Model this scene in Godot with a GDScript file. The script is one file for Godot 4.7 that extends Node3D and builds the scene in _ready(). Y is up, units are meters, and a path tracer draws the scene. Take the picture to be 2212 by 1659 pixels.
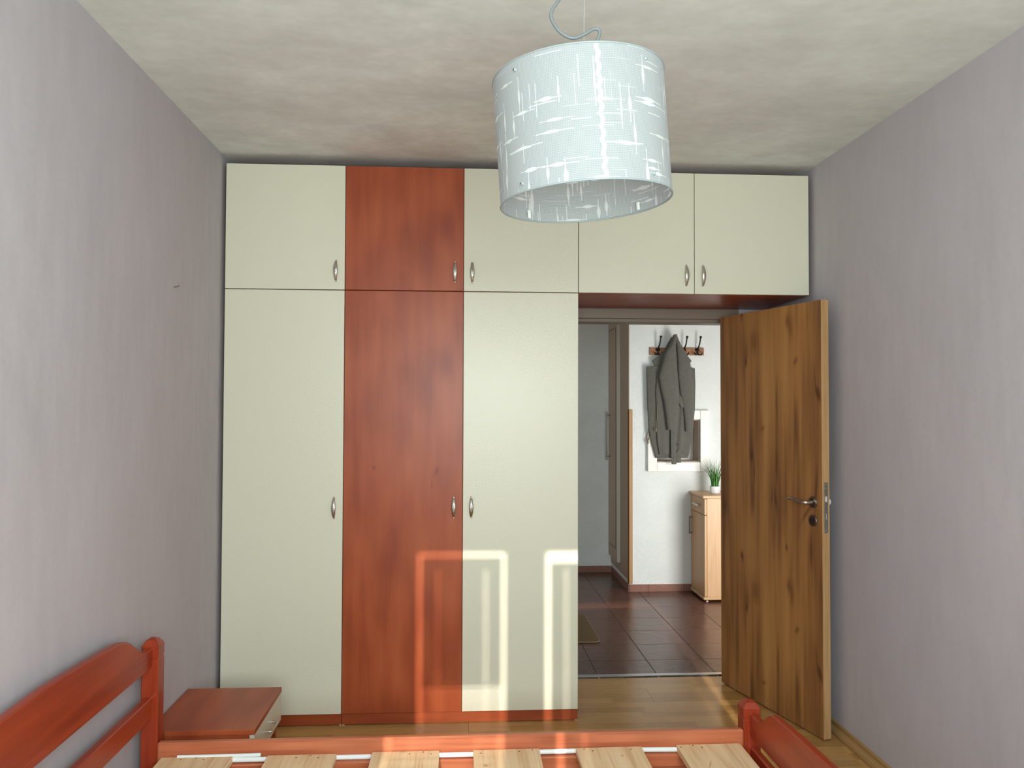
extends Node3D
# Bedroom with a built-in wardrobe wall, seen from the window side. x right, y up, z towards the window; metres.
# The wardrobe fronts lie in the plane z = 0, the doorway wall at z = -0.6, the window wall at z = 4.5.

const XL := -1.116
const XR := 1.721
const HC := 2.667
const ZB := -0.6
const ZW := 4.5
const ZH := -2.62

var M := {}
var taken := {}
var rng := RandomNumberGenerator.new()

# ------------------------------------------------------------------ naming
func numbered(called: String) -> String:
	if not taken.has(called):
		taken[called] = 0
		return called
	taken[called] += 1
	return "%s_%03d" % [called, taken[called]]

func thing(called: String, label: String, category: String, at := Vector3.ZERO, turn := 0.0, group := "") -> Node3D:
	var o := Node3D.new()
	o.name = numbered(called)
	add_child(o)
	o.position = at
	o.rotation.y = turn
	o.set_meta("label", label)
	o.set_meta("category", category)
	if group != "":
		o.set_meta("group", group)
	return o

func struct_node(called: String, label: String, category := "") -> Node3D:
	var o := Node3D.new()
	o.name = called
	add_child(o)
	o.set_meta("kind", "structure")
	o.set_meta("label", label)
	if category != "":
		o.set_meta("category", category)
	return o

func obj(called: String, mesh: Mesh, m: Material, parent: Node, at := Vector3.ZERO) -> MeshInstance3D:
	var o := MeshInstance3D.new()
	o.name = called
	o.mesh = mesh
	o.material_override = m
	parent.add_child(o, true)
	o.position = at
	return o

func struct_mesh(called: String, mesh: Mesh, m: Material, label: String) -> MeshInstance3D:
	var o := obj(called, mesh, m, self)
	o.set_meta("kind", "structure")
	o.set_meta("label", label)
	return o

# ------------------------------------------------------------------ mesh helpers
func st_new() -> SurfaceTool:
	var st := SurfaceTool.new()
	st.begin(Mesh.PRIMITIVE_TRIANGLES)
	return st

func tri(st: SurfaceTool, p: Array, n: Array, uv: Array) -> void:
	# wound so that the front (clockwise) side is the one the normals point to
	var g: Vector3 = (p[1] - p[0]).cross(p[2] - p[0])
	var order := [0, 2, 1] if g.dot(n[0] + n[1] + n[2]) > 0.0 else [0, 1, 2]
	for k in order:
		st.set_normal(n[k])
		st.set_uv(uv[k])
		st.add_vertex(p[k])

func flat_uv(p: Vector3, n: Vector3, grain: int, off: Vector2) -> Vector2:
	var a := n.abs()
	var axis := 0 if a.x >= a.y and a.x >= a.z else (1 if a.y >= a.z else 2)
	var b := (axis + 1) % 3
	var c := (axis + 2) % 3
	if grain == b or (grain == axis and b == 1):
		var t := b
		b = c
		c = t
	return Vector2(p[b], p[c]) + off

func poly(st: SurfaceTool, pts: Array, out: Vector3, grain := 1, off := Vector2.ZERO) -> void:
	var n: Vector3 = (pts[1] - pts[0]).cross(pts[2] - pts[0]).normalized()
	if n.dot(out) < 0.0:
		n = -n
	for k in range(1, pts.size() - 1):
		var q := [pts[0], pts[k], pts[k + 1]]
		tri(st, q, [n, n, n], [flat_uv(q[0], n, grain, off), flat_uv(q[1], n, grain, off), flat_uv(q[2], n, grain, off)])

func add_box(st: SurfaceTool, lo: Vector3, hi: Vector3, c := 0.0015, grain := 1, off := Vector2.ZERO, turn := Transform3D()) -> void:
	var mid := (lo + hi) * 0.5
	var h := (hi - lo) * 0.5
	c = minf(c, minf(h.x, minf(h.y, h.z)) * 0.45)
	var corner := func(s: Vector3, axis: int) -> Vector3:
		var v := Vector3(s.x * (h.x - c), s.y * (h.y - c), s.z * (h.z - c))
		v[axis] = s[axis] * h[axis]
		return turn * (mid + v)
	var b := turn.basis
	for axis in 3:
		var u := (axis + 1) % 3
		var w := (axis + 2) % 3
		for sg in [-1.0, 1.0]:
			var pts := []
			for q in [[-1.0, -1.0], [1.0, -1.0], [1.0, 1.0], [-1.0, 1.0]]:
				var s := Vector3.ZERO
				s[axis] = sg
				s[u] = q[0]
				s[w] = q[1]
				pts.append(corner.call(s, axis))
			var n := Vector3.ZERO
			n[axis] = sg
			poly(st, pts, b * n, grain, off)
			for s2 in [-1.0, 1.0]:      # the edge between +-axis and +-u, running along w
				var s := Vector3.ZERO
				s[axis] = sg
				s[u] = s2
				var e := []
				for q in [[axis, -1.0], [axis, 1.0], [u, 1.0], [u, -1.0]]:
					s[w] = q[1]
					e.append(corner.call(s, q[0]))
				var n2 := Vector3.ZERO
				n2[axis] = sg
				n2[u] = s2
				poly(st, e, b * n2, grain, off)
	for sx in [-1.0, 1.0]:
		for sy in [-1.0, 1.0]:
			for sz in [-1.0, 1.0]:
				var s := Vector3(sx, sy, sz)
				poly(st, [corner.call(s, 0), corner.call(s, 1), corner.call(s, 2)], b * s, grain, off)

func box(lo: Vector3, hi: Vector3, c := 0.0015, grain := 1, off := Vector2.ZERO) -> ArrayMesh:
	var st := st_new()
	add_box(st, lo, hi, c, grain, off)
	return st.commit()

func boxes(list: Array, c := 0.0015, grain := 1) -> ArrayMesh:
	var st := st_new()
	for b in list:
		add_box(st, b[0], b[1], c, grain)
	return st.commit()

func plain_box(st: SurfaceTool, lo: Vector3, hi: Vector3) -> void:
	var v := func(x: int, y: int, z: int) -> Vector3:
		return Vector3(hi.x if x else lo.x, hi.y if y else lo.y, hi.z if z else lo.z)
	poly(st, [v.call(0, 0, 0), v.call(0, 1, 0), v.call(0, 1, 1), v.call(0, 0, 1)], Vector3.LEFT)
	poly(st, [v.call(1, 0, 0), v.call(1, 1, 0), v.call(1, 1, 1), v.call(1, 0, 1)], Vector3.RIGHT)
	poly(st, [v.call(0, 0, 0), v.call(1, 0, 0), v.call(1, 0, 1), v.call(0, 0, 1)], Vector3.DOWN)
	poly(st, [v.call(0, 1, 0), v.call(1, 1, 0), v.call(1, 1, 1), v.call(0, 1, 1)], Vector3.UP)
	poly(st, [v.call(0, 0, 0), v.call(1, 0, 0), v.call(1, 1, 0), v.call(0, 1, 0)], Vector3.FORWARD)
	poly(st, [v.call(0, 0, 1), v.call(1, 0, 1), v.call(1, 1, 1), v.call(0, 1, 1)], Vector3.BACK)

func plain_boxes(list: Array) -> ArrayMesh:
	var st := st_new()
	for b in list:
		plain_box(st, b[0], b[1])
	return st.commit()

func add_grid(st: SurfaceTool, rows: Array, closed: bool, uvs := Vector2(1, 1), outward := true, toward := Vector3.ZERO, caps := true) -> void:
	# rows: arrays of points, all of one length; closed joins the last point of a row to the first
	var nr := rows.size()
	var nc: int = rows[0].size()
	var normals := []
	for i in nr:
		var mid := Vector3.ZERO
		for p in rows[i]:
			mid += p
		mid /= nc
		var line := []
		for j in nc:
			var j0 := (j - 1 + nc) % nc if closed else maxi(j - 1, 0)
			var j1 := (j + 1) % nc if closed else mini(j + 1, nc - 1)
			var du: Vector3 = rows[i][j1] - rows[i][j0]
			var dv: Vector3 = rows[mini(i + 1, nr - 1)][j] - rows[maxi(i - 1, 0)][j]
			var n := du.cross(dv)
			if n.length() < 1e-14:
				n = rows[i][j] - mid
			n = n.normalized()
			if toward != Vector3.ZERO:
				if n.dot(toward) < 0.0:
					n = -n
			elif n.dot(rows[i][j] - mid) < 0.0:
				n = -n
			if not outward:
				n = -n
			line.append(n)
		normals.append(line)
	for i in nr - 1:
		for j in (nc if closed else nc - 1):
			var k := (j + 1) % nc
			var a := [i, j, Vector2(float(j) / nc, float(i) / (nr - 1)) * uvs]
			var b := [i, k, Vector2(float(j + 1) / nc, float(i) / (nr - 1)) * uvs]
			var c := [i + 1, k, Vector2(float(j + 1) / nc, float(i + 1) / (nr - 1)) * uvs]
			var d := [i + 1, j, Vector2(float(j) / nc, float(i + 1) / (nr - 1)) * uvs]
			for t in [[a, b, c], [a, c, d]]:
				tri(st, [rows[t[0][0]][t[0][1]], rows[t[1][0]][t[1][1]], rows[t[2][0]][t[2][1]]],
					[normals[t[0][0]][t[0][1]], normals[t[1][0]][t[1][1]], normals[t[2][0]][t[2][1]]], [t[0][2], t[1][2], t[2][2]])
	if closed and caps:
		for e in [[0, 1], [nr - 1, nr - 2]]:
			var mid := Vector3.ZERO
			var mid2 := Vector3.ZERO
			for p in rows[e[0]]:
				mid += p
			for p in rows[e[1]]:
				mid2 += p
			mid /= nc
			mid2 /= nc
			var out := mid - mid2
			for j in nc:
				var q := [mid, rows[e[0]][j], rows[e[0]][(j + 1) % nc]]
				if (q[1] - q[0]).cross(q[2] - q[0]).length() > 1e-12:
					poly(st, q, out)

func add_tube(st: SurfaceTool, pts: Array, radii: Array, sides := 10) -> void:
	var rows := []
	var n := pts.size()
	var side := Vector3.ZERO
	for i in n:
		var d: Vector3 = (pts[mini(i + 1, n - 1)] - pts[maxi(i - 1, 0)]).normalized()
		if side == Vector3.ZERO:
			side = d.cross(Vector3.UP if absf(d.y) < 0.9 else Vector3.RIGHT).normalized()
		side = (side - d * side.dot(d)).normalized()
		var up := d.cross(side)
		var r: float = radii[mini(i, radii.size() - 1)]
		var row := []
		for j in sides:
			var a := TAU * j / sides
			row.append(pts[i] + (side * cos(a) + up * sin(a)) * r)
		rows.append(row)
	add_grid(st, rows, true)

func spline(pts: Array, steps := 6) -> Array:
	var out := []
	for i in pts.size() - 1:
		var p0: Vector3 = pts[maxi(i - 1, 0)]
		var p1: Vector3 = pts[i]
		var p2: Vector3 = pts[i + 1]
		var p3: Vector3 = pts[mini(i + 2, pts.size() - 1)]
		for k in steps:
			out.append(p1.cubic_interpolate(p2, p0, p3, float(k) / steps))
	out.append(pts[-1])
	return out

func add_lathe(st: SurfaceTool, profile: Array, segs := 24, t := Transform3D(), caps := true) -> void:
	# profile: Vector2(radius, height) along local y
	var rows := []
	for p in profile:
		var row := []
		for j in segs:
			var a := TAU * j / segs
			row.append(t * Vector3(cos(a) * p.x, p.y, sin(a) * p.x))
		rows.append(row)
	add_grid(st, rows, true, Vector2.ONE, true, Vector3.ZERO, caps)

func add_slab(st: SurfaceTool, outline: PackedVector2Array, t: Transform3D, thick: float, bevel := 0.004, grain := 0) -> void:
	# outline in the local xy plane, extruded from z = 0 to z = thick, with bevelled rims
	var n := outline.size()
	var area := 0.0
	for i in n:
		area += outline[i].cross(outline[(i + 1) % n])
	var sg := 1.0 if area > 0.0 else -1.0
	var inner := PackedVector2Array()
	var nrm := []
	for i in n:
		var d0 := (outline[i] - outline[(i - 1 + n) % n]).normalized()
		var d1 := (outline[(i + 1) % n] - outline[i]).normalized()
		var n0 := Vector2(d0.y, -d0.x) * sg
		var n1 := Vector2(d1.y, -d1.x) * sg
		var m := (n0 + n1).normalized()
		inner.append(outline[i] - m * bevel / maxf(m.dot(n0), 0.4))
		nrm.append(m)
	var idx := Geometry2D.triangulate_polygon(inner)
	for z in [[0.0, -1.0], [thick, 1.0]]:
		for k in range(0, idx.size(), 3):
			var pts := []
			for q in 3:
				var v := inner[idx[k + q]]
				pts.append(t * Vector3(v.x, v.y, z[0]))
			poly(st, pts, t.basis * Vector3(0, 0, z[1]), grain)
	var rings := [[inner, 0.0, -1.0, 0.15], [outline, bevel, -0.5, 0.85], [outline, thick - bevel, 0.5, 0.85], [inner, thick, 1.0, 0.15]]
	for r in 3:
		for i in n:
			var j := (i + 1) % n
			var q := []
			var nn := []
			for e in [[r, i], [r, j], [r + 1, j], [r + 1, i]]:
				var v: Vector2 = rings[e[0]][0][e[1]]
				q.append(t * Vector3(v.x, v.y, rings[e[0]][1]))
				nn.append((t.basis * Vector3(nrm[e[1]].x * rings[e[0]][3], nrm[e[1]].y * rings[e[0]][3], rings[e[0]][2] * (1.0 - rings[e[0]][3]))).normalized())
			for k in [[0, 1, 2], [0, 2, 3]]:
				var uv := []
				for m in k:
					uv.append(flat_uv(q[m], nn[m], grain, Vector2.ZERO))
				tri(st, [q[k[0]], q[k[1]], q[k[2]]], [nn[k[0]], nn[k[1]], nn[k[2]]], uv)

# ------------------------------------------------------------------ textures
func rgb(r: float, g: float, b: float) -> Color:
	return Color(r / 255.0, g / 255.0, b / 255.0)

func noise(s: int, octaves := 2) -> FastNoiseLite:
	var n := FastNoiseLite.new()
	n.seed = s
	n.noise_type = FastNoiseLite.TYPE_SIMPLEX_SMOOTH
	n.frequency = 1.0
	n.fractal_octaves = octaves
	n.fractal_type = FastNoiseLite.FRACTAL_FBM if octaves > 1 else FastNoiseLite.FRACTAL_NONE
	return n

func to_texture(w: int, h: int, data: PackedByteArray) -> ImageTexture:
	return ImageTexture.create_from_image(Image.create_from_data(w, h, false, Image.FORMAT_RGB8, data))

func wood_texture(w: int, h: int, wide: float, tall: float, s: int, cols: Array, layers: Array, marks := []) -> ImageTexture:
	# grain runs along v and closes on itself there; layers: [frequency across, frequency along, weight]
	var ns := []
	for k in layers.size():
		ns.append(noise(s + 17 * k, 2))
	var data := PackedByteArray()
	data.resize(w * h * 3)
	var at := 0
	for y in h:
		var a := TAU * y / h
		var my := tall * (1.0 - float(y) / h)
		for x in w:
			var mx := wide * x / w
			var t := 0.5
			for k in layers.size():
				var l: Array = layers[k]
				var r: float = tall * l[1] / TAU
				t += l[2] * ns[k].get_noise_3d(mx * l[0], r * cos(a), r * sin(a))
			for m in marks:     # a knot or a dark streak: [x, y, half width, half height, depth, slant]
				var dy: float = my - m[1]
				dy -= tall * roundf(dy / tall)
				if absf(dy) < m[3] * 3.0:
					var dx: float = (mx - m[0] - dy * m[5]) / m[2]
					if absf(dx) < 3.0:
						t -= m[4] * exp(-dx * dx - dy * dy / (m[3] * m[3]))
			t = clampf(t, 0.0, 1.0)
			var c: Color = cols[0].lerp(cols[1], t * 2.0) if t < 0.5 else cols[1].lerp(cols[2], t * 2.0 - 1.0)
			data[at] = int(c.r * 255.0)
			data[at + 1] = int(c.g * 255.0)
			data[at + 2] = int(c.b * 255.0)
			at += 3
	return to_texture(w, h, data)

func mottle_texture(w: int, s: int, cols: Array, layers: Array) -> ImageTexture:
	# closes on itself both ways; layers: [cycles over the tile across, cycles down, weight]
	var ns := []
	for k in layers.size():
		ns.append(noise(s + 31 * k, 3))
	var data := PackedByteArray()
	data.resize(w * w * 3)
	var at := 0
	for y in w:
		for x in w:
			var u := float(x) / w
			var v := float(y) / w
			var t := 0.5
			for k in layers.size():
				var l: Array = layers[k]
				var n: FastNoiseLite = ns[k]
				var a := n.get_noise_2d(u * l[0], v * l[1])
				var b := n.get_noise_2d((u - 1.0) * l[0], v * l[1])
				var c := n.get_noise_2d(u * l[0], (v - 1.0) * l[1])
				var d := n.get_noise_2d((u - 1.0) * l[0], (v - 1.0) * l[1])
				t += l[2] * lerpf(lerpf(a, b, u), lerpf(c, d, u), v) * 1.5
			t = clampf(t, 0.0, 1.0)
			var col: Color = cols[0].lerp(cols[1], t)
			data[at] = int(col.r * 255.0)
			data[at + 1] = int(col.g * 255.0)
			data[at + 2] = int(col.b * 255.0)
			at += 3
	return to_texture(w, w, data)

func noise_map(size: int, freq: float, s: int, octaves := 3, as_normal := false, strength := 4.0) -> NoiseTexture2D:
	var t := NoiseTexture2D.new()
	t.width = size
	t.height = size
	t.seamless = true
	var n := noise(s, octaves)
	n.frequency = freq
	t.noise = n
	t.as_normal_map = as_normal
	t.bump_strength = strength
	return t

func shade_texture() -> ImageTexture:
	# translucent foil of the lamp shade: a fine woven grid with scattered needle-shaped strokes, 340 cells round and 77 up
	var w := 2040
	var h := 462
	var cell := rgb(164, 170, 172)
	var line := rgb(193, 198, 199)
	var stroke := rgb(230, 233, 233)
	var im := Image.create(w, h, false, Image.FORMAT_RGB8)
	im.fill(line)
	for cx in 340:
		for cy in 77:
			im.fill_rect(Rect2i(cx * 6 + 1, cy * 6 + 1, 3, 3), cell)
	var r := RandomNumberGenerator.new()
	r.seed = 411
	for k in 230:
		var x := r.randi_range(0, w - 1)
		var y := r.randi_range(0, h - 1)
		var tall := r.randf() < 0.55
		var kind := r.randf()
		var long := r.randi_range(50, 120) if kind < 0.5 else r.randi_range(80, 170)
		var half := r.randf_range(0.8, 1.4) if kind < 0.5 else r.randf_range(4.5, 8.0)
		for i in long:
			var t := float(i) / long
			var hw := half if kind < 0.5 else maxf(1.0, half * sin(PI * clampf((t - 0.25) / 0.6, 0.0, 1.0)))
			for q in range(-int(ceil(hw)), int(ceil(hw)) + 1):
				if absf(q) <= hw:
					var px := (x + (q if tall else i)) % w
					var py := y + (i if tall else q)
					if py >= 0 and py < h:
						im.set_pixel((px + w) % w, py, stroke)
	return ImageTexture.create_from_image(im)

# ------------------------------------------------------------------ materials
func mat(called: String, color: Color, rough: float, metal := 0.0, spec := 0.5) -> StandardMaterial3D:
	var m := StandardMaterial3D.new()
	m.resource_name = called
	m.albedo_color = color
	m.roughness = rough
	m.metallic = metal
	m.metallic_specular = spec
	M[called] = m
	return m

func wood_mat(called: String, tex: Texture2D, wide: float, tall: float, rough: float, tint := Color.WHITE) -> StandardMaterial3D:
	var m := mat(called, tint, rough)
	m.albedo_texture = tex
	m.uv1_scale = Vector3(1.0 / wide, 1.0 / tall, 1)
	return m

func world_tex(m: StandardMaterial3D, tex: Texture2D, size: Vector3) -> void:
	m.albedo_texture = tex
	m.uv1_triplanar = true
	m.uv1_world_triplanar = true
	m.uv1_scale = Vector3(1.0 / size.x, 1.0 / size.y, 1.0 / size.z)

func relief(m: StandardMaterial3D, tex: Texture2D, strength: float) -> void:
	m.normal_enabled = true
	m.normal_texture = tex
	m.normal_scale = strength

func make_materials() -> void:
	var m: StandardMaterial3D
	m = mat("lavender_paint", Color.WHITE, 0.92, 0.0, 0.3)
	world_tex(m, mottle_texture(256, 5, [rgb(180, 173, 178), rgb(194, 187, 192)], [[5.0, 2.0, 0.35], [26.0, 6.0, 0.25], [60.0, 60.0, 0.15]]), Vector3(1.7, 1.7, 1.7))
	m = mat("ceiling_paint", Color.WHITE, 0.95, 0.0, 0.3)
	world_tex(m, mottle_texture(512, 23, [rgb(214, 215, 211), rgb(235, 237, 234)], [[4.0, 6.0, 0.55], [14.0, 20.0, 0.4], [50.0, 60.0, 0.2]]), Vector3(2.6, 2.6, 2.6))
	m = mat("white_plaster", Color.WHITE, 0.93, 0.0, 0.3)
	world_tex(m, mottle_texture(256, 77, [rgb(222, 223, 221), rgb(234, 235, 233)], [[4.0, 4.0, 0.4], [40.0, 40.0, 0.3]]), Vector3(1.4, 1.4, 1.4))
	mat("cream_laminate", rgb(216, 212, 192), 0.36)
	relief(M.cream_laminate, noise_map(256, 0.06, 9, 3, true, 2.0), 0.12)
	M.cream_laminate.uv1_triplanar = true
	M.cream_laminate.uv1_scale = Vector3(5, 5, 5)
	wood_mat("red_wood", wood_texture(384, 1024, 0.6, 2.2, 3, [rgb(124, 48, 27), rgb(160, 76, 43), rgb(184, 98, 60)],
		[[4.5, 2.2, 0.27], [14.0, 1.5, 0.20], [60.0, 2.5, 0.05], [260.0, 14.0, 0.05]],
		[[0.16, 1.04, 0.006, 0.008, 0.5, 0.0], [0.45, 1.06, 0.01, 0.02, 0.4, -0.3], [0.43, 1.12, 0.003, 0.03, 0.4, 0.0], [0.5, 0.55, 0.04, 0.1, 0.25, 0.1], [0.12, 0.3, 0.05, 0.25, 0.2, 0.0]]), 0.6, 2.2, 0.36)
	M.red_wood.metallic_specular = 0.4
	wood_mat("rustic_oak", wood_texture(512, 806, 0.8, 1.261, 58, [rgb(92, 56, 32), rgb(164, 114, 64), rgb(196, 146, 88)],
		[[6.0, 0.9, 0.36], [22.0, 1.2, 0.20], [90.0, 2.0, 0.06], [300.0, 9.0, 0.05]],
		[[0.549, 0.442, 0.008, 0.016, 0.408, 0], [0.196, 0.548, 0.0112, 0.03, 0.34, 0], [0.29, 0.24, 0.0144, 0.09, 0.306, 0], [0.27, 0.25, 0.0024, 0.1, 0.34, 0],
		[0.471, 0.228, 0.0096, 0.05, 0.272, 0.15], [0.44, 0.21, 0.0032, 0.05, 0.34, -0.12], [0.7, 0.25, 0.0112, 0.05, 0.306, -0.75], [0.76, 0.13, 0.0096, 0.09, 0.272, -0.1], [0.56, 0.62, 0.0176, 0.035, 0.34, 0], [0.59, 0.66, 0.0144, 0.05, 0.204, 0],
		[0.278, 0.02, 0.016, 0.03, 0.238, 0], [0.375, 1.137, 0.0144, 0.012, 0.34, -0.6], [0.233, 0.803, 0.0064, 0.022, 0.408, 0], [0.24, 0.76, 0.016, 0.05, 0.204, 0], [0.302, 0.7, 0.036, 0.06, 0.238, 0],
		[0.622, 0.814, 0.0144, 0.02, 0.34, -0.4], [0.186, 0.537, 0.0096, 0.015, 0.272, 0.3], [0.72, 0.43, 0.0128, 0.07, 0.272, 0], [0.776, 0.97, 0.0128, 0.03, 0.374, 0.3], [0.755, 0.9, 0.0024, 0.06, 0.34, 0.1], [0.48, 0.99, 0.008, 0.1, 0.204, 0],
		[0.3, 0.1, 0.004, 0.05, 0.408, 0], [0.48, 0.05, 0.0096, 0.08, 0.238, 0], [0.62, 1.1, 0.016, 0.12, 0.17, 0], [0.27, 1.2, 0.016, 0.12, 0.238, 0], [0.04, 0.3, 0.024, 0.04, 0.204, 0]]), 0.8, 1.261, 0.5)
	wood_mat("oak_edge", wood_texture(64, 512, 0.1, 1.0, 91, [rgb(150, 112, 72), rgb(184, 144, 98), rgb(200, 162, 116)], [[60.0, 2.0, 0.3], [300.0, 8.0, 0.2]]), 0.1, 1.0, 0.5)
	var lam := [rgb(156, 112, 62), rgb(190, 145, 86), rgb(210, 166, 104)]
	wood_mat("beech_laminate", strip_texture(lam), 0.576, 1.29, 0.26)
	wood_mat("pine", wood_texture(256, 512, 0.24, 0.9, 130, [rgb(202, 158, 114), rgb(234, 202, 160), rgb(244, 218, 182)],
		[[14.0, 1.4, 0.35], [70.0, 2.4, 0.25], [260.0, 10.0, 0.1]], [[0.06, 0.2, 0.006, 0.008, 0.9, 0.0], [0.17, 0.08, 0.005, 0.006, 0.8, 0.0], [0.13, 0.5, 0.008, 0.012, 0.8, 0.2], [0.09, 0.72, 0.003, 0.03, 0.6, 0.4]]), 0.24, 0.9, 0.55)
	wood_mat("red_stain", wood_texture(256, 512, 0.3, 1.2, 201, [rgb(118, 34, 16), rgb(154, 54, 26), rgb(174, 72, 38)], [[8.0, 1.0, 0.3], [40.0, 1.6, 0.2], [180.0, 6.0, 0.12]]), 0.3, 1.2, 0.3)
	wood_mat("red_stain_worn", wood_texture(256, 512, 0.3, 1.2, 221, [rgb(152, 78, 48), rgb(186, 104, 70), rgb(202, 126, 92)], [[8.0, 2.0, 0.35], [40.0, 1.6, 0.2], [180.0, 6.0, 0.12]]), 0.3, 1.2, 0.34)
	wood_mat("beech", wood_texture(128, 512, 0.3, 1.0, 260, [rgb(186, 142, 100), rgb(206, 164, 122), rgb(216, 178, 138)], [[10.0, 1.0, 0.3], [120.0, 5.0, 0.2]]), 0.3, 1.0, 0.42)
	wood_mat("corner_wood", wood_texture(64, 512, 0.1, 1.5, 290, [rgb(150, 108, 66), rgb(178, 134, 88), rgb(190, 148, 100)], [[40.0, 1.0, 0.3], [200.0, 4.0, 0.2]]), 0.1, 1.5, 0.5)
	wood_mat("rack_wood", wood_texture(64, 256, 0.1, 0.5, 310, [rgb(120, 76, 46), rgb(158, 108, 72), rgb(176, 126, 88)], [[60.0, 4.0, 0.35], [200.0, 10.0, 0.2]]), 0.1, 0.5, 0.5)
	wood_mat("skirting_wood", wood_texture(64, 512, 0.1, 1.4, 330, [rgb(140, 106, 62), rgb(170, 134, 86), rgb(186, 150, 100)], [[50.0, 1.0, 0.3], [200.0, 4.0, 0.2]]), 0.1, 1.4, 0.4)
	m = mat("tile_glaze", Color.WHITE, 0.26, 0.0, 0.46)
	world_tex(m, mottle_texture(256, 345, [rgb(84, 52, 42), rgb(104, 69, 56)], [[6.0, 6.0, 0.4], [30.0, 30.0, 0.35]]), Vector3(0.7, 0.7, 0.7))
	relief(m, noise_map(256, 0.03, 41, 3, true, 3.0), 0.10)
	m = mat("tile_skirting", Color.WHITE, 0.4)
	world_tex(m, mottle_texture(128, 355, [rgb(132, 88, 72), rgb(152, 106, 90)], [[6.0, 6.0, 0.4], [30.0, 30.0, 0.35]]), Vector3(0.5, 0.5, 0.5))
	mat("grout", rgb(66, 50, 44), 0.9)
	mat("taupe_enamel", rgb(130, 113, 98), 0.45)
	mat("taupe_front", rgb(190, 164, 142), 0.5)
	mat("taupe_casing", rgb(178, 152, 130), 0.5)
	mat("taupe_edge", rgb(196, 188, 178), 0.5)
	mat("brushed_nickel", rgb(206, 200, 192), 0.32, 1.0)
	mat("dark_steel", rgb(150, 142, 134), 0.36, 1.0)
	mat("aluminium", rgb(196, 198, 200), 0.35, 1.0)
	mat("grey_steel", rgb(140, 138, 134), 0.42, 0.7)
	mat("bright_steel", rgb(208, 206, 202), 0.3, 0.8)
	mat("cast_iron", rgb(44, 38, 34), 0.4, 0.6)
	mat("black_gap", rgb(26, 22, 20), 0.9)
	mat("white_plastic", rgb(232, 233, 230), 0.35)
	mat("white_lacquer", rgb(236, 232, 226), 0.4)
	mat("foam_white", rgb(232, 234, 232), 0.8)
	mat("cord_grey", rgb(120, 126, 128), 0.4)
	mat("ceramic_white", rgb(236, 236, 234), 0.25)
	mat("leaf_green", rgb(66, 128, 44), 0.5)
	mat("leaf_dark", rgb(38, 88, 30), 0.5)
	mat("string_brown", rgb(122, 96, 66), 0.8)
	mat("brass", rgb(150, 124, 88), 0.4, 0.6)
	m = mat("wool", Color.WHITE, 0.95, 0.0, 0.2)
	world_tex(m, mottle_texture(256, 401, [rgb(88, 85, 79), rgb(112, 109, 102)], [[10.0, 10.0, 0.25], [70.0, 70.0, 0.5]]), Vector3(0.35, 0.35, 0.35))
	m.rim_enabled = true
	m.rim = 0.35
	m.rim_tint = 0.6
	mat("lining_dark", rgb(58, 56, 54), 0.9)
	m = mat("mat_pile", Color.WHITE, 0.98, 0.0, 0.2)
	world_tex(m, mottle_texture(256, 431, [rgb(84, 70, 52), rgb(126, 108, 84)], [[60.0, 60.0, 0.6], [110.0, 110.0, 0.5]]), Vector3(0.4, 0.4, 0.4))
	mat("mat_binding", rgb(126, 110, 86), 0.9)
	m = mat("shade_foil", Color.WHITE, 0.6, 0.0, 0.35)
	m.albedo_texture = shade_texture()
	m.backlight_enabled = true
	m.backlight = Color(0.9, 0.9, 0.9)
	mat("shade_rim", rgb(150, 160, 162), 0.4)
	m = mat("clear_wire", rgb(200, 204, 204), 0.3)
	m = mat("window_glass", Color(1, 1, 1, 0.04), 0.02)
	m.transparency = BaseMaterial3D.TRANSPARENCY_ALPHA
	m = mat("frosted_glass", rgb(236, 238, 238), 0.6)
	m.backlight_enabled = true
	m.backlight = Color(0.9, 0.9, 0.9)
	m = mat("slat_white", rgb(226, 226, 222), 0.5)
	mat("bulb_glass", rgb(240, 240, 236), 0.3)

func strip_texture(cols: Array) -> ImageTexture:
	# printed strips of a three-strip laminate board, three boards side by side: nine rows of staggered staves along v
	var w := 288
	var h := 1032
	var n1 := noise(611, 2)
	var r := RandomNumberGenerator.new()
	r.seed = 77
	var data := PackedByteArray()
	data.resize(w * h * 3)
	var tones := []
	var cuts := []
	for k in 9:
		var c := []
		var y := r.randf_range(0.05, 0.35)
		while y < 1.0:
			c.append(y)
			y += r.randf_range(0.22, 0.36)
		cuts.append(c)
		var t := []
		for q in c.size() + 1:
			t.append(r.randf_range(-0.25, 0.25))
		t[-1] = t[0]
		tones.append(t)
	for y in h:
		for x in w:
			var row := x / 32
			var v := float(y) / h
			var piece := 0
			for c in cuts[row]:
				if v > c:
					piece += 1
			var t: float = 0.5 + tones[row][piece]
			t += 0.16 * n1.get_noise_2d(x * 0.16 + row * 40.0, y * 0.006 + piece * 9.0) + 0.1 * n1.get_noise_2d(x * 0.9, y * 0.03)
			t = clampf(t, 0.0, 1.0)
			var col: Color = cols[0].lerp(cols[1], t * 2.0) if t < 0.5 else cols[1].lerp(cols[2], t * 2.0 - 1.0)
			var at := (y * w + x) * 3
			data[at] = int(col.r * 255.0)
			data[at + 1] = int(col.g * 255.0)
			data[at + 2] = int(col.b * 255.0)
	return to_texture(w, h, data)

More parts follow.
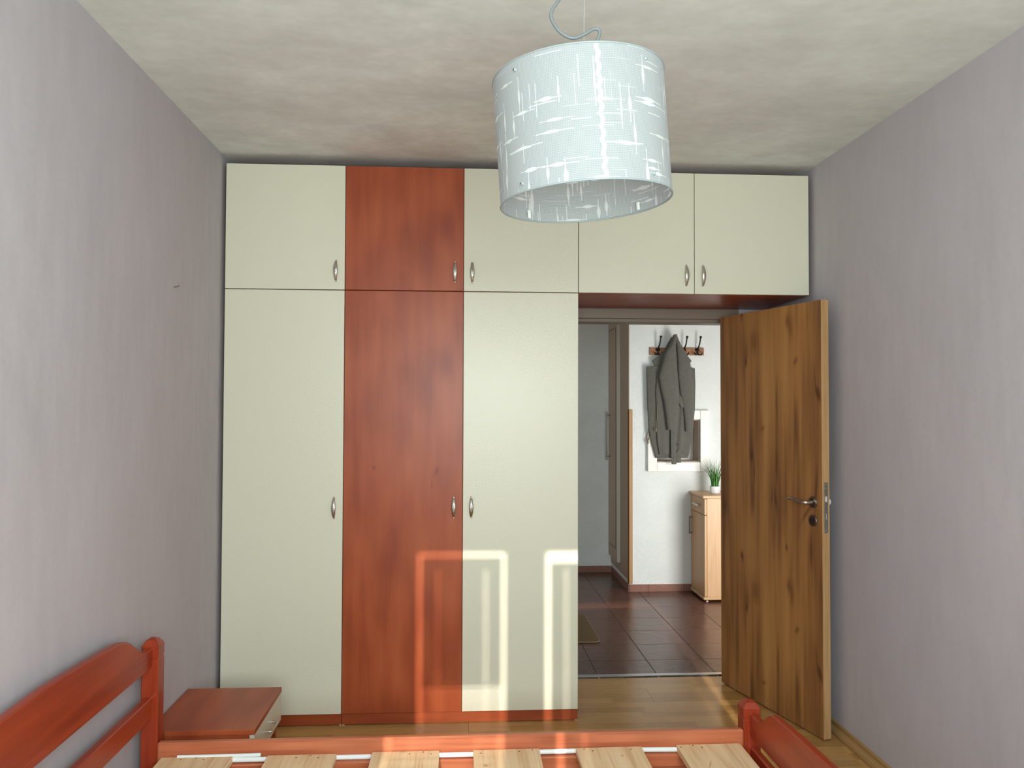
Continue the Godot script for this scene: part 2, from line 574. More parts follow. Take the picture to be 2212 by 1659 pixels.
# ------------------------------------------------------------------ light and camera
func make_view() -> void:
	var cam := Camera3D.new()
	cam.name = "camera"
	add_child(cam)
	cam.transform = Transform3D(Basis(Vector3.UP, -0.064017) * Basis(Vector3.RIGHT, 0.025839) * Basis(Vector3.BACK, 0.0032), Vector3(0, 1.49775, 3.82281))
	cam.fov = rad_to_deg(2.0 * atan(829.5 / 1741.06))
	cam.near = 0.05
	cam.far = 100.0
	cam.current = true
	var we := WorldEnvironment.new()
	we.name = "environment"
	var env := Environment.new()
	env.tonemap_mode = Environment.TONE_MAPPER_LINEAR
	env.tonemap_exposure = 1.0
	env.background_mode = Environment.BG_SKY
	var sky := Sky.new()
	var sm := ProceduralSkyMaterial.new()
	sm.sky_top_color = rgb(120, 160, 215)
	sm.sky_horizon_color = rgb(214, 224, 232)
	sm.ground_horizon_color = rgb(190, 190, 184)
	sm.ground_bottom_color = rgb(120, 118, 110)
	sm.sky_energy_multiplier = 3.0
	sm.ground_energy_multiplier = 3.0
	sky.sky_material = sm
	env.sky = sky
	env.sdfgi_enabled = true
	env.ssao_enabled = true
	env.ssil_enabled = true
	we.environment = env
	add_child(we)
	var sun := DirectionalLight3D.new()
	sun.name = "sun"
	add_child(sun)
	sun.look_at_from_position(Vector3.ZERO, Vector3(0.064, -0.355, -1.0))
	sun.light_color = rgb(255, 249, 238)
	sun.light_energy = 3.1
	sun.light_angular_distance = 0.53
	sun.shadow_enabled = true
	# daylight that the bedroom window and its white blinds spread into the room
	var a := AreaLight3D.new()
	a.name = "window_daylight"
	add_child(a)
	a.position = Vector3(0.28, 1.66, 4.40)
	a.area_size = Vector2(1.5, 1.42)
	a.area_normalize_energy = true
	a.light_color = rgb(238, 254, 252)
	a.light_energy = 10.5
	a.area_range = 14.0
	a.shadow_enabled = true
	# daylight of the glazed door at the right end of the hall
	var b := AreaLight3D.new()
	b.name = "hall_door_daylight"
	add_child(b)
	b.position = Vector3(2.40, 0.85, -0.80)
	b.area_size = Vector2(0.6, 1.3)
	b.area_normalize_energy = true
	b.light_color = rgb(252, 254, 249)
	b.light_energy = 3.45
	b.area_range = 10.0
	b.shadow_enabled = true

# ------------------------------------------------------------------ room
func make_room() -> void:
	var V := func(x, y, z) -> Vector3: return Vector3(x, y, z)
	struct_mesh("wall_left", plain_boxes([[V.call(XL - 0.14, 0, ZB), V.call(XL, HC, ZW)]]), M.lavender_paint, "lavender painted bedroom wall behind the bed head")
	struct_mesh("wall_right", plain_boxes([[V.call(XR, 0, ZB), V.call(XR + 0.12, HC, ZW)]]), M.lavender_paint, "lavender painted bedroom wall beside the open door")
	var x0 := XL - 0.14
	struct_mesh("wall_front", plain_boxes([[V.call(x0, 0, ZB - 0.06), V.call(0.56, HC, ZB)], [V.call(1.535, 0, ZB - 0.06), V.call(2.0, HC, ZB)], [V.call(2.8, 0, ZB - 0.06), V.call(3.7, HC, ZB)], [V.call(2.0, 2.0, ZB - 0.06), V.call(2.8, HC, ZB)], [V.call(0.56, 2.02, ZB - 0.06), V.call(1.535, HC, ZB)]]), M.lavender_paint, "lavender wall around the doorway, behind the wardrobes")
	struct_mesh("wall_hall_near", plain_boxes([[V.call(x0, 0, ZB - 0.12), V.call(0.56, HC, ZB - 0.06)], [V.call(1.535, 0, ZB - 0.12), V.call(2.0, HC, ZB - 0.06)], [V.call(2.8, 0, ZB - 0.12), V.call(3.7, HC, ZB - 0.06)], [V.call(0.56, 2.02, ZB - 0.12), V.call(1.535, HC, ZB - 0.06)], [V.call(2.0, 2.0, ZB - 0.12), V.call(2.8, HC, ZB - 0.06)]]), M.white_plaster, "white hall side of the doorway wall")
	struct_mesh("wall_back", plain_boxes([[V.call(x0, 0, ZW), V.call(-0.57, HC, ZW + 0.14)], [V.call(1.13, 0, ZW), V.call(XR + 0.12, HC, ZW + 0.14)], [V.call(-0.57, 0, ZW), V.call(1.13, 0.82, ZW + 0.14)], [V.call(-0.57, 2.47, ZW), V.call(1.13, HC, ZW + 0.14)]]), M.lavender_paint, "lavender wall with the window opening")
	struct_mesh("ceiling", plain_boxes([[V.call(x0, HC, -3.6), V.call(3.7, HC + 0.15, ZW + 0.14)]]), M.ceiling_paint, "off-white mottled plaster ceiling")
	struct_mesh("wall_hall_coats", plain_boxes([[V.call(1.363, 0, ZH - 0.9), V.call(1.583, HC, ZH)], [V.call(1.937, 0, ZH - 0.9), V.call(3.7, HC, ZH)], [V.call(1.583, 0, ZH - 0.9), V.call(1.937, 1.041, ZH)], [V.call(1.583, 1.383, ZH - 0.9), V.call(1.937, HC, ZH)], [V.call(1.583, 1.041, ZH - 0.9), V.call(1.937, 1.383, ZH - 0.16)]]), M.white_plaster, "white hall wall behind the coat rack")
	struct_mesh("wall_hall_far", plain_boxes([[V.call(x0, 0, -3.5), V.call(1.363, HC, -3.38)]]), M.white_plaster, "white wall at the far end of the hall recess")
	struct_mesh("wall_hall_left", plain_boxes([[V.call(-0.75, 0, -3.4), V.call(-0.6, HC, -0.72)]]), M.white_plaster, "white wall closing the hall on the left")
	struct_mesh("wall_hall_right", plain_boxes([[V.call(3.58, 0, -2.62), V.call(3.7, HC, -0.72)]]), M.white_plaster, "white wall closing the hall on the right")

	# laminate floor: single boards laid across the room
	var fl := struct_node("floor", "beech-look three-strip laminate floor boards")
	obj("underlay", plain_boxes([[V.call(x0, -0.1, -0.63), V.call(XR + 0.12, -0.008, ZW)]]), M.black_gap, fl)
	var variants := []
	for k in 3:
		variants.append(box(Vector3(0, -0.008, 0), Vector3(1.284, 0, 0.1912), 0.0004, 0, Vector2(0.192 * k, 0.23 * k)))
	var row := 0
	var z := -0.618
	while z < ZW - 0.02:
		var x := XL + 0.002 - fposmod(row * 0.47, 1.285)
		while x < XR:
			if x < XL or x + 1.284 > XR or z + 0.192 > ZW:
				var lo := Vector3(maxf(x, XL + 0.002), -0.008, z)
				var hi := Vector3(minf(x + 1.284, XR - 0.002), 0, minf(z + 0.1912, ZW))
				if hi.x - lo.x > 0.01:
					obj("laminate_board", box(lo, hi, 0.0004, 0, Vector2(0.192 * (row % 3) - z, 0.31 * row)), M.beech_laminate, fl)
			else:
				obj("laminate_board", variants[(row + int(x * 7.0 + 20.0)) % 3], M.beech_laminate, fl, Vector3(x, 0, z))
			x += 1.285
		row += 1
		z += 0.192
	# tiled hall floor
	var hf := struct_node("floor_hall", "dark brown glazed hall floor tiles with thin joints")
	obj("tile_bed", plain_boxes([[V.call(-0.62, -0.1, -3.42), V.call(3.6, -0.0025, -0.63)]]), M.grout, hf)
	var tile := box(Vector3(0.0015, -0.012, 0.0015), Vector3(0.3315, 0, 0.3065), 0.0012)
	for i in range(-6, 8):
		for j in 9:
			var tx := 1.1 + i * 0.333
			var tz := -0.59 - (j + 1) * 0.308
			if tx < -0.6 or tx > 3.5 or (tx > 1.3 and tz < -2.8):
				continue
			obj("floor_tile", tile, M.tile_glaze, hf, Vector3(tx, 0, tz))
	struct_mesh("trim_1", box(Vector3(0.5, 0.0005, -0.648), Vector3(1.56, 0.005, -0.612), 0.002), M.aluminium, "thin aluminium threshold strip between laminate and tiles")

	# skirting board of the right wall, with its hollow profile
	var sk := st_new()
	var prof := [Vector2(0.0, 0.0), Vector2(0.02, 0.0), Vector2(0.02, 0.012), Vector2(0.0165, 0.022), Vector2(0.011, 0.028), Vector2(0.0075, 0.038), Vector2(0.0085, 0.048), Vector2(0.009, 0.054), Vector2(0.006, 0.058), Vector2(0.0, 0.059)]
	for i in prof.size() - 1:
		var p: Vector2 = prof[i]
		var q: Vector2 = prof[i + 1]
		poly(sk, [Vector3(XR - p.x, p.y, ZB), Vector3(XR - q.x, q.y, ZB), Vector3(XR - q.x, q.y, ZW), Vector3(XR - p.x, p.y, ZW)], Vector3(-(q.y - p.y) - 0.001, maxf(p.x - q.x, 0.001), 0), 2)
	struct_mesh("baseboard_right", sk.commit(), M.skirting_wood, "moulded wooden skirting board along the lavender wall")

	# tiled skirting of the hall
	var hb := struct_node("baseboard_hall", "brown tile skirting of the white hall walls")
	var run := 1.363
	while run < 3.5:
		var w := 0.152 if run < 1.4 else 0.305
		obj("skirting_tile", box(Vector3(run + 0.001, 0, ZH), Vector3(minf(run + w - 0.002, 3.57), 0.058, ZH + 0.009), 0.0012), M.tile_skirting, hb)
		run += w
	for k in 6:
		obj("skirting_tile", box(Vector3(1.354 - (k + 1) * 0.32, 0, -3.38), Vector3(1.352 - k * 0.32, 0.058, -3.371), 0.0012), M.tile_skirting, hb)
	for k in 3:
		obj("skirting_tile", box(Vector3(1.354, 0, -3.37 + k * 0.25), Vector3(1.363, 0.058, -3.122 + k * 0.25), 0.0012), M.tile_skirting, hb)

	# steel door casing
	var cs := struct_node("trim_2", "taupe painted steel casing around the doorway")
	var zf := ZB + 0.014
	obj("head", boxes([[V.call(0.545, 1.978, ZB - 0.005), V.call(1.553, 2.034, zf)], [V.call(0.60, 1.958, ZB - 0.12), V.call(1.51, 1.979, ZB + 0.004)], [V.call(0.6, 1.966, ZB - 0.132), V.call(1.51, 2.034, ZB - 0.115)]], 0.003), M.taupe_enamel, cs)
	obj("jamb", boxes([[V.call(0.545, 0, ZB - 0.005), V.call(0.605, 1.985, zf)], [V.call(0.56, 0, ZB - 0.12), V.call(0.622, 1.96, ZB + 0.004)]], 0.003), M.taupe_enamel, cs)
	obj("jamb", boxes([[V.call(1.508, 0, ZB - 0.005), V.call(1.553, 1.985, zf)], [V.call(1.507, 0, ZB - 0.12), V.call(1.536, 1.96, ZB + 0.004)]], 0.003), M.taupe_enamel, cs)

	# wooden guard on the outer corner of the hall
	struct_mesh("trim_3", boxes([[V.call(1.352, 0.064, ZH + 0.002), V.call(1.388, 1.464, ZH + 0.012)], [V.call(1.352, 0.064, ZH - 0.026), V.call(1.3615, 1.464, ZH + 0.012)]], 0.002), M.corner_wood, "light wooden corner guard on the white hall wall edge")

	# window behind the camera
	var wn := struct_node("window_1", "white two-sash bedroom window with blinds")
	var zo := ZW + 0.06
	var zi := ZW + 0.13
	obj("window_frame", boxes([[V.call(-0.57, 0.86, zo), V.call(-0.488, 2.47, zi)], [V.call(1.038, 0.86, zo), V.call(1.13, 2.47, zi)], [V.call(-0.077, 0.86, zo), V.call(0.117, 2.47, zi)], [V.call(-0.488, 2.438, zo), V.call(-0.077, 2.47, zi)], [V.call(0.117, 2.438, zo), V.call(1.038, 2.47, zi)], [V.call(-0.488, 0.86, zo), V.call(-0.077, 0.94, zi)], [V.call(0.117, 0.86, zo), V.call(1.038, 0.94, zi)]], 0.003), M.white_lacquer, wn)
	obj("pane", boxes([[V.call(-0.488, 0.94, zi - 0.01), V.call(-0.077, 2.438, zi - 0.008)]], 0.0), M.window_glass, wn)
	obj("pane", boxes([[V.call(0.117, 0.94, zi - 0.01), V.call(1.038, 2.438, zi - 0.008)]], 0.0), M.window_glass, wn)
	obj("window_sill", box(V.call(-0.6, 0.82, ZW - 0.12), V.call(1.16, 0.86, zo + 0.01), 0.004), M.white_lacquer, wn)

	# glazed door at the right end of the hall, out of view; its light falls on the coats
	var gd := struct_node("door_2", "white glazed door at the right end of the hall")
	obj("door_frame", boxes([[V.call(2.0, 0, -0.71), V.call(2.11, 2.0, -0.67)], [V.call(2.69, 0, -0.71), V.call(2.8, 2.0, -0.67)], [V.call(2.11, 1.9, -0.71), V.call(2.69, 2.0, -0.67)], [V.call(2.11, 0, -0.71), V.call(2.69, 0.2, -0.67)]], 0.003), M.white_lacquer, gd)
	obj("pane", boxes([[V.call(2.11, 0.2, -0.693), V.call(2.69, 1.9, -0.687)]], 0.0), M.frosted_glass, gd)

func slat_mesh(length: float) -> ArrayMesh:
	# a slat 25 mm wide with a cord hole 85 mm from either end
	var st := st_new()
	var h := length * 0.5
	var hole := h - 0.079
	for r in [[-h, -hole - 0.0025], [-hole + 0.0025, hole - 0.0025], [hole + 0.0025, h]]:
		plain_box(st, Vector3(r[0], -0.0004, -0.0125), Vector3(r[1], 0.0004, 0.0125))
	for c in [-hole, hole]:
		for s in [[-0.0125, -0.008], [0.008, 0.0125]]:
			plain_box(st, Vector3(c - 0.0025, -0.0004, s[0]), Vector3(c + 0.0025, 0.0004, s[1]))
	return st.commit()

func make_blind(xa: float, xb: float, label: String, open_below: float, rail_top := 1.409) -> void:
	var t := thing("venetian_blind", label, "blind", Vector3((xa + xb) * 0.5, 0.95, ZW + 0.03))
	var w := xb - xa
	obj("headrail", box(Vector3(-w / 2, 1.385, -0.013), Vector3(w / 2, rail_top, 0.013), 0.001), M.slat_white, t)
	obj("bottom_rail", box(Vector3(-w / 2, 0.0, -0.012), Vector3(w / 2, 0.012, 0.012), 0.002), M.slat_white, t)
	for s in [-1, 1]:
		obj("wall_bracket", box(Vector3(s * w * 0.3 - 0.01, 1.385, 0.013), Vector3(s * w * 0.3 + 0.01, 1.405, 0.031), 0.001), M.slat_white, t)
	var m := slat_mesh(w)
	var y := 1.368
	while y > 0.02:
		var o := obj("slat", m, M.slat_white, t, Vector3(0, y, 0))
		o.rotation.x = deg_to_rad(66.0 if y + 0.95 > open_below else -53.0)
		y -= 0.0215

# ------------------------------------------------------------------ wardrobes
func handle_mesh() -> ArrayMesh:
	# spindle-shaped bow handle, 103 mm tall, standing on the door face at z = 0
	var st := st_new()
	var rows := []
	for i in 19:
		var t := i / 18.0
		var s := sin(PI * t)
		var y := 0.1035 * t
		var zc := 0.003 + 0.021 * pow(s, 0.75)
		var hw := 0.0042 + 0.0058 * pow(s, 1.3)
		var hd := 0.0026 + 0.0014 * s
		var row := []
		for j in 12:
			var a := TAU * j / 12
			row.append(Vector3(cos(a) * hw, y, zc + sin(a) * hd))
		rows.append(row)
	add_grid(st, rows, true)
	for k in 3:
		var y := 0.0445 + 0.0085 * k
		add_lathe(st, [Vector2(0.0, 0.003), Vector2(0.0018, 0.0026), Vector2(0.0028, 0.0015), Vector2(0.0032, 0.0)], 10, Transform3D(Basis(Vector3.RIGHT, PI / 2), Vector3(0, y, 0.0272)), false)
	for y in [0.006, 0.0975]:
		add_lathe(st, [Vector2(0.0042, 0.0), Vector2(0.0038, 0.01)], 10, Transform3D(Basis(Vector3.RIGHT, PI / 2), Vector3(0, y, 0.0)))
	return st.commit()

func make_wardrobes() -> void:
	var X := [-1.0991, -0.5444, 0.0135, 0.5634, 1.1288, 1.6989]
	var yt := 2.626
	var ym := 2.0358
	var yb := 0.0584
	var g := 0.0015
	var hm := handle_mesh()
	var unit := func(called: String, label: String, a: int, b: int, y0: float, y1: float, deep: float, fronts: Array) -> void:
		var base := Vector3((X[a] + X[b]) * 0.5, 0.0 if y0 < 0.5 else y0, -0.3)
		var t := thing(called, label, "wardrobe" if y0 < 0.5 else "cabinet", base)
		var lo := Vector3(X[a] + 0.001, y0 + 0.0005, -deep)
		var hi := Vector3(X[b] - 0.001, y1 - 0.0005, -0.0205)
		obj("carcass", box(lo - base, hi - base, 0.001, 1, Vector2(0.3, 0.1)), M.red_wood, t)
		if y0 < 0.5:
			obj("plinth", box(Vector3(X[a] + 0.001, 0.004, -0.036) - base, Vector3(X[b] - 0.001, y0, -0.018) - base, 0.001, 0, Vector2(0.1 * a, 0.7)), M.red_wood, t)
			obj("side_foot", box(Vector3(X[b] - 0.012, 0.0, -0.06) - base, Vector3(X[b] - 0.002, 0.004, -0.021) - base, 0.0005), M.white_plastic, t)
			obj("side_foot", box(Vector3(X[a] + 0.002, 0.0, -0.06) - base, Vector3(X[a] + 0.012, 0.004, -0.021) - base, 0.0005), M.white_plastic, t)
			obj("back_foot", box(Vector3(X[a] + 0.02, 0.0, -0.5) - base, Vector3(X[b] - 0.02, y0, -0.48) - base, 0.0005), M.red_wood, t)
		for f in fronts:      # [index, colour, handle on the right]
			var k: int = f[0]
			var m: Material = M.cream_laminate if f[1] == "cream" else M.red_wood
			var p0 := Vector3(X[k] + g, y0 + g, -0.018)
			var p1 := Vector3(X[k + 1] - g, y1 - g, 0.0)
			# the mesh sits at the door's lower corner, so that the print starts there
			var d := obj("door", box(Vector3.ZERO, p1 - p0, 0.0012, 1, Vector2(0.02, 0.02 if y0 < 0.5 else 1.35)), m, t, p0 - base)
			d.set_meta("label", "cream laminate door" if f[1] == "cream" else "reddish-brown wood-grain door")
			var hx: float = (X[k + 1] - 0.0415) if f[2] else (X[k] + 0.0405)
			var hy := 0.962 if y0 < 0.5 else 2.074
			obj("handle", hm, M.brushed_nickel, d, Vector3(hx, hy, 0.0) - p0)
	unit.call("tall_wardrobe", "tall single-door wardrobe with a cream door beside the nightstand", 0, 1, yb, ym - 0.001, 0.575, [[0, "cream", true]])
	unit.call("tall_wardrobe", "tall double wardrobe with one red-brown and one cream door beside the doorway", 1, 3, yb, ym - 0.001, 0.575, [[1, "red", true], [2, "cream", false]])
	unit.call("upper_cabinet", "cream single-door top cabinet in the corner, on the single wardrobe", 0, 1, ym, yt, 0.575, [[0, "cream", true]])
	unit.call("upper_cabinet", "top cabinet with one red-brown and one cream door", 1, 3, ym, yt, 0.575, [[1, "red", true], [2, "cream", false]])
	unit.call("upper_cabinet", "cream double-door top cabinet bridging the doorway", 3, 5, ym, yt, 0.597, [[3, "cream", true], [4, "cream", false]])

# ------------------------------------------------------------------ bedroom door
func make_door() -> void:
	var d := struct_node("door_1", "open rustic oak-grain bedroom door leaf with steel lever", "door")
	d.position = Vector3(1.4128, 0, -0.4859)
	d.rotation.y = -1.3007
	obj("leaf", box(Vector3(0.002, 0.008, -0.0395), Vector3(0.7985, 1.978, 0), 0.001), M.rustic_oak, d)
	obj("edge_band", box(Vector3(0.798, 0.008, -0.0395), Vector3(0.8, 1.978, 0.0), 0.0006), M.oak_edge, d)
	var rose := [Vector2(0.026, 0.0), Vector2(0.026, 0.006), Vector2(0.0245, 0.0085), Vector2(0.0, 0.0085)]
	var out := Transform3D(Basis(Vector3.RIGHT, PI / 2), Vector3.ZERO)
	for side in [1.0, -1.0]:
		var st := st_new()
		var face := Transform3D(Basis(Vector3.RIGHT, side * PI / 2), Vector3(0.742, 1.058, 0.0 if side > 0 else -0.0395))
		add_lathe(st, rose, 28, face)
		if side > 0:
			var le := obj("lever_handle", st.commit(), M.dark_steel, d)
			var s2 := st_new()
			var pts := spline([Vector3(0.742, 1.058, 0.006), Vector3(0.742, 1.058, 0.035), Vector3(0.735, 1.058, 0.046), Vector3(0.715, 1.058, 0.05), Vector3(0.69, 1.060, 0.05), Vector3(0.665, 1.066, 0.05), Vector3(0.638, 1.067, 0.049), Vector3(0.612, 1.060, 0.047)], 4)
			add_tube(s2, pts, [0.0095, 0.0095, 0.0095, 0.0095, 0.0095, 0.0095, 0.0095, 0.0095, 0.0095, 0.0092, 0.009, 0.009, 0.009, 0.009, 0.009, 0.009, 0.0088, 0.0085, 0.008, 0.0078, 0.0075, 0.007, 0.007, 0.0066, 0.006, 0.0056, 0.005, 0.0045, 0.0035], 12)
			obj("grip", s2.commit(), M.brushed_nickel, le)
		else:
			# the hall side carries a knob with a white bumper cap
			add_tube(st, [Vector3(0.742, 1.058, -0.045), Vector3(0.742, 1.058, -0.075)], [0.006], 12)
			var kn := obj("knob_stem", st.commit(), M.brushed_nickel, d)
			var s3 := st_new()
			add_lathe(s3, [Vector2(0.008, -0.002), Vector2(0.019, 0.001), Vector2(0.021, 0.005), Vector2(0.019, 0.009), Vector2(0.012, 0.0125), Vector2(0.0, 0.0145)], 24, Transform3D(Basis(Vector3.RIGHT, -PI / 2), Vector3(0.742, 1.058, -0.072)))
			obj("bumper_cap", s3.commit(), M.white_plastic, kn)
	var se := st_new()
	add_lathe(se, rose, 28, Transform3D(Basis(Vector3.RIGHT, PI / 2), Vector3(0.742, 0.975, 0.0)))
	var es := obj("key_rose", se.commit(), M.dark_steel, d)
	obj("keyhole", box(Vector3(0.7395, 0.964, 0.0082), Vector3(0.7445, 0.982, 0.009), 0.0003), M.black_gap, es)
	# lock plate on the leaf edge
	var outline := PackedVector2Array()
	for k in 13:
		var a := PI * k / 12
		outline.append(Vector2(cos(a) * 0.010, 1.144 + sin(a) * 0.010))
	for k in 13:
		var a := PI + PI * k / 12
		outline.append(Vector2(cos(a) * 0.010, 0.934 + sin(a) * 0.010))
	var sp := st_new()
	add_slab(sp, outline, Transform3D(Basis(Vector3.UP, PI / 2), Vector3(0.7995, 0, -0.02)), 0.0016, 0.0004, 1)
	var plate := obj("lock_plate", sp.commit(), M.grey_steel, d)
	obj("latch", box(Vector3(0.80, 1.064, -0.026), Vector3(0.810, 1.092, -0.012), 0.002), M.bright_steel, plate)
	obj("dead_bolt", box(Vector3(0.8005, 0.985, -0.0225), Vector3(0.8022, 1.013, -0.0185), 0.0003), M.bright_steel, plate)
	for y in [1.125, 1.143, 0.936]:
		var ss := st_new()
		add_lathe(ss, [Vector2(0.0035, 0.0), Vector2(0.003, 0.0007), Vector2(0.0, 0.0009)], 10, Transform3D(Basis(Vector3.BACK, -PI / 2), Vector3(0.801, y, -0.02)))
		obj("screw", ss.commit(), M.bright_steel, plate)
	for y in [0.25, 1.72]:
		var sh := st_new()
		add_tube(sh, [Vector3(0.0, y - 0.045, -0.045), Vector3(0.0, y + 0.045, -0.045)], [0.007], 12)
		add_box(sh, Vector3(-0.04, y - 0.03, -0.1), Vector3(0.0, y + 0.03, -0.045), 0.001)
		obj("hinge", sh.commit(), M.grey_steel, d)

# ------------------------------------------------------------------ bed and nightstand
func board_profile(z0: float, z1: float, low: float, pts: Array) -> PackedVector2Array:
	# (z, y) outline of a head or foot board; pts run from the post to the middle, which is mirrored
	var up := []
	pts.append(Vector2((z1 - z0) * 0.5, pts[-1].y + 0.004))
	for i in pts.size() - 1:
		var p0: Vector2 = pts[maxi(i - 1, 0)]
		var p3: Vector2 = pts[mini(i + 2, pts.size() - 1)]
		for k in 4:
			up.append(pts[i].cubic_interpolate(pts[i + 1], p0, p3, k / 4.0))
	up.append(pts[-1])
	var out := PackedVector2Array()
	for p in up:
		out.append(Vector2(z0 + p.x, p.y))
	for i in range(up.size() - 2, -1, -1):
		out.append(Vector2(z1 - up[i].x, up[i].y))
	out.append(Vector2(z1, low))
	out.append(Vector2(z0, low))
	return out

func add_post(st: SurfaceTool, x0: float, x1: float, z0: float, z1: float, top: float, groove: float) -> void:
	# square post with chamfered edges and a low pyramid on top
	add_box(st, Vector3(x0, 0, z0), Vector3(x1, groove - 0.003, z1), 0.004, 1)
	add_box(st, Vector3(x0 + 0.002, groove - 0.004, z0 + 0.002), Vector3(x1 - 0.002, groove + 0.004, z1 - 0.002), 0.001, 1)
	var c := 0.004
	var lo := groove + 0.003
	var rows := []
	for r in [[lo, 0.0], [top - 0.024, 0.0], [top - 0.006, 0.012], [top, 0.024]]:
		var i: float = r[1]
		var a := x0 + i
		var b := x1 - i
		var e := z0 + i
		var f := z1 - i
		rows.append([Vector3(a + c, r[0], e), Vector3(b - c, r[0], e), Vector3(b, r[0], e + c), Vector3(b, r[0], f - c), Vector3(b - c, r[0], f), Vector3(a + c, r[0], f), Vector3(a, r[0], f - c), Vector3(a, r[0], e + c)])
	for i in rows.size() - 1:
		for j in 8:
			var k := (j + 1) % 8
			var q := [rows[i][j], rows[i][k], rows[i + 1][k], rows[i + 1][j]]
			var mid := Vector3((x0 + x1) / 2, rows[i][j].y - 0.02, (z0 + z1) / 2)
			poly(st, q, (q[0] + q[1] + q[2] + q[3]) / 4.0 - mid, 1)
	poly(st, rows[-1], Vector3.UP, 1)

func make_bed() -> void:
	var base := Vector3(0, 0, 1.66)
	var b := thing("bed", "reddish stained wooden double bed frame without mattress, bare pine slats", "bed", base)
	var zf := 0.905     # far outer face of the posts
	var zn := 2.415
	var put := func(called: String, st: SurfaceTool, m: Material) -> MeshInstance3D:
		return obj(called, st.commit(), m, b, -base)
	# head end
	for z in [[zf - 0.015, zf + 0.045], [zn - 0.045, zn + 0.015]]:
		var st := st_new()
		add_post(st, -1.092, -1.034, z[0], z[1], 0.685, 0.622)
		put.call("head_post", st, M.red_stain)
	var along := Transform3D(Basis(Vector3(0, 0, 1), Vector3(0, 1, 0), Vector3(-1, 0, 0)), Vector3.ZERO)
	var sh := st_new()
	add_slab(sh, board_profile(zf + 0.03, zn - 0.03, 0.588, [Vector2(0, 0.655), Vector2(0.05, 0.657), Vector2(0.10, 0.668), Vector2(0.16, 0.704), Vector2(0.215, 0.734), Vector2(0.27, 0.748), Vector2(0.35, 0.755), Vector2(0.45, 0.760), Vector2(0.61, 0.766)]), along.translated(Vector3(-1.054, 0, 0)), 0.028, 0.005, 2)
	put.call("headboard_panel", sh, M.red_stain)
	var sr := st_new()
	add_box(sr, Vector3(-1.082, 0.412, zf + 0.03), Vector3(-1.054, 0.487, zn - 0.03), 0.004, 2)
	put.call("head_rail", sr, M.red_stain)
	# foot end
	for z in [[zf - 0.02, zf + 0.045], [zn - 0.045, zn + 0.02]]:
		var st := st_new()
		add_post(st, 1.024, 1.088, z[0], z[1], 0.428, 0.37)
		put.call("foot_post", st, M.red_stain)
	var sf := st_new()
	add_slab(sf, board_profile(zf + 0.03, zn - 0.03, 0.31, [Vector2(0, 0.391), Vector2(0.013, 0.389), Vector2(0.065, 0.391), Vector2(0.11, 0.396), Vector2(0.135, 0.408), Vector2(0.165, 0.432), Vector2(0.196, 0.452), Vector2(0.222, 0.461), Vector2(0.27, 0.465), Vector2(0.39, 0.471), Vector2(0.52, 0.475), Vector2(0.65, 0.479)]), along.translated(Vector3(1.073, 0, 0)), 0.027, 0.005, 2)
	put.call("footboard_panel", sf, M.red_stain)
	var s2 := st_new()
	add_box(s2, Vector3(1.047, 0.2, zf + 0.03), Vector3(1.073, 0.272, zn - 0.03), 0.004, 2)
	put.call("foot_rail", s2, M.red_stain)
	# sides with their ledges
	for s in [[zf + 0.022, zf + 0.05, 1.0], [zn - 0.05, zn - 0.022, -1.0]]:
		var st := st_new()
		add_box(st, Vector3(-1.034, 0.17, s[0]), Vector3(1.024, 0.333, s[1]), 0.006, 0)
		put.call("side_rail", st, M.red_stain_worn)
		var inner: float = s[1] if s[2] > 0 else s[0]
		var sl := st_new()
		add_box(sl, Vector3(-1.0, 0.222, minf(inner, inner + s[2] * 0.032)), Vector3(1.0, 0.266, maxf(inner, inner + s[2] * 0.032)), 0.003, 0)
		put.call("ledge", sl, M.red_stain_worn)
		var sw := st_new()
		var row := []
		for i in 42:
			var x := -0.985 + i * 1.97 / 41.0
			row.append(Vector3(x, 0.2755 + 0.0015 * sin(x * 5.0), inner + s[2] * (0.011 + 0.003 * sin(x * 7.3 + 1.0))))
		add_tube(sw, row, [0.0085], 8)
		put.call("foam_strip", sw, M.foam_white)
		if s[2] > 0:
			var se := st_new()
			var row2 := []
			for i in 12:
				var x := -0.96 + i * 0.28 / 11.0
				row2.append(Vector3(x, 0.290 + 0.001 * sin(x * 9.0), inner + 0.010))
			add_tube(se, row2, [0.0065], 8)
			put.call("foam_strip", se, M.foam_white)
	var sb := st_new()
	add_box(sb, Vector3(-1.03, 0.19, 1.63), Vector3(1.03, 0.266, 1.69), 0.004, 0)
	put.call("centre_beam", sb, M.red_stain_worn)
	# broad pine boards lying across
	var xs := [[-1.014, -0.772], [-0.655, -0.421], [-0.300, -0.067], [0.051, 0.283], [0.412, 0.646], [0.773, 1.005]]
	for k in xs.size():
		var st := st_new()
		var z0 := 0.966 + 0.004 * sin(k * 2.1)
		add_box(st, Vector3(xs[k][0], 0.268, z0), Vector3(xs[k][1], 0.2895, 2.352), 0.0015, 2, Vector2(-xs[k][0] + 0.02, 0.17 * k))
		var board = put.call("slat", st, M.pine)
		for q in [[0.5, 0.012], [0.62, 0.028], [0.3, 0.022]]:
			var sn := st_new()
			var at := Vector3(lerpf(xs[k][0], xs[k][1], fposmod(q[0] + k * 0.13, 0.9)), 0.2894, z0 + q[1])
			add_lathe(sn, [Vector2(0.0032, 0.0), Vector2(0.0028, 0.0006), Vector2(0.0, 0.0008)], 8, Transform3D(Basis(), at))
			obj("nail", sn.commit(), M.cast_iron, board)

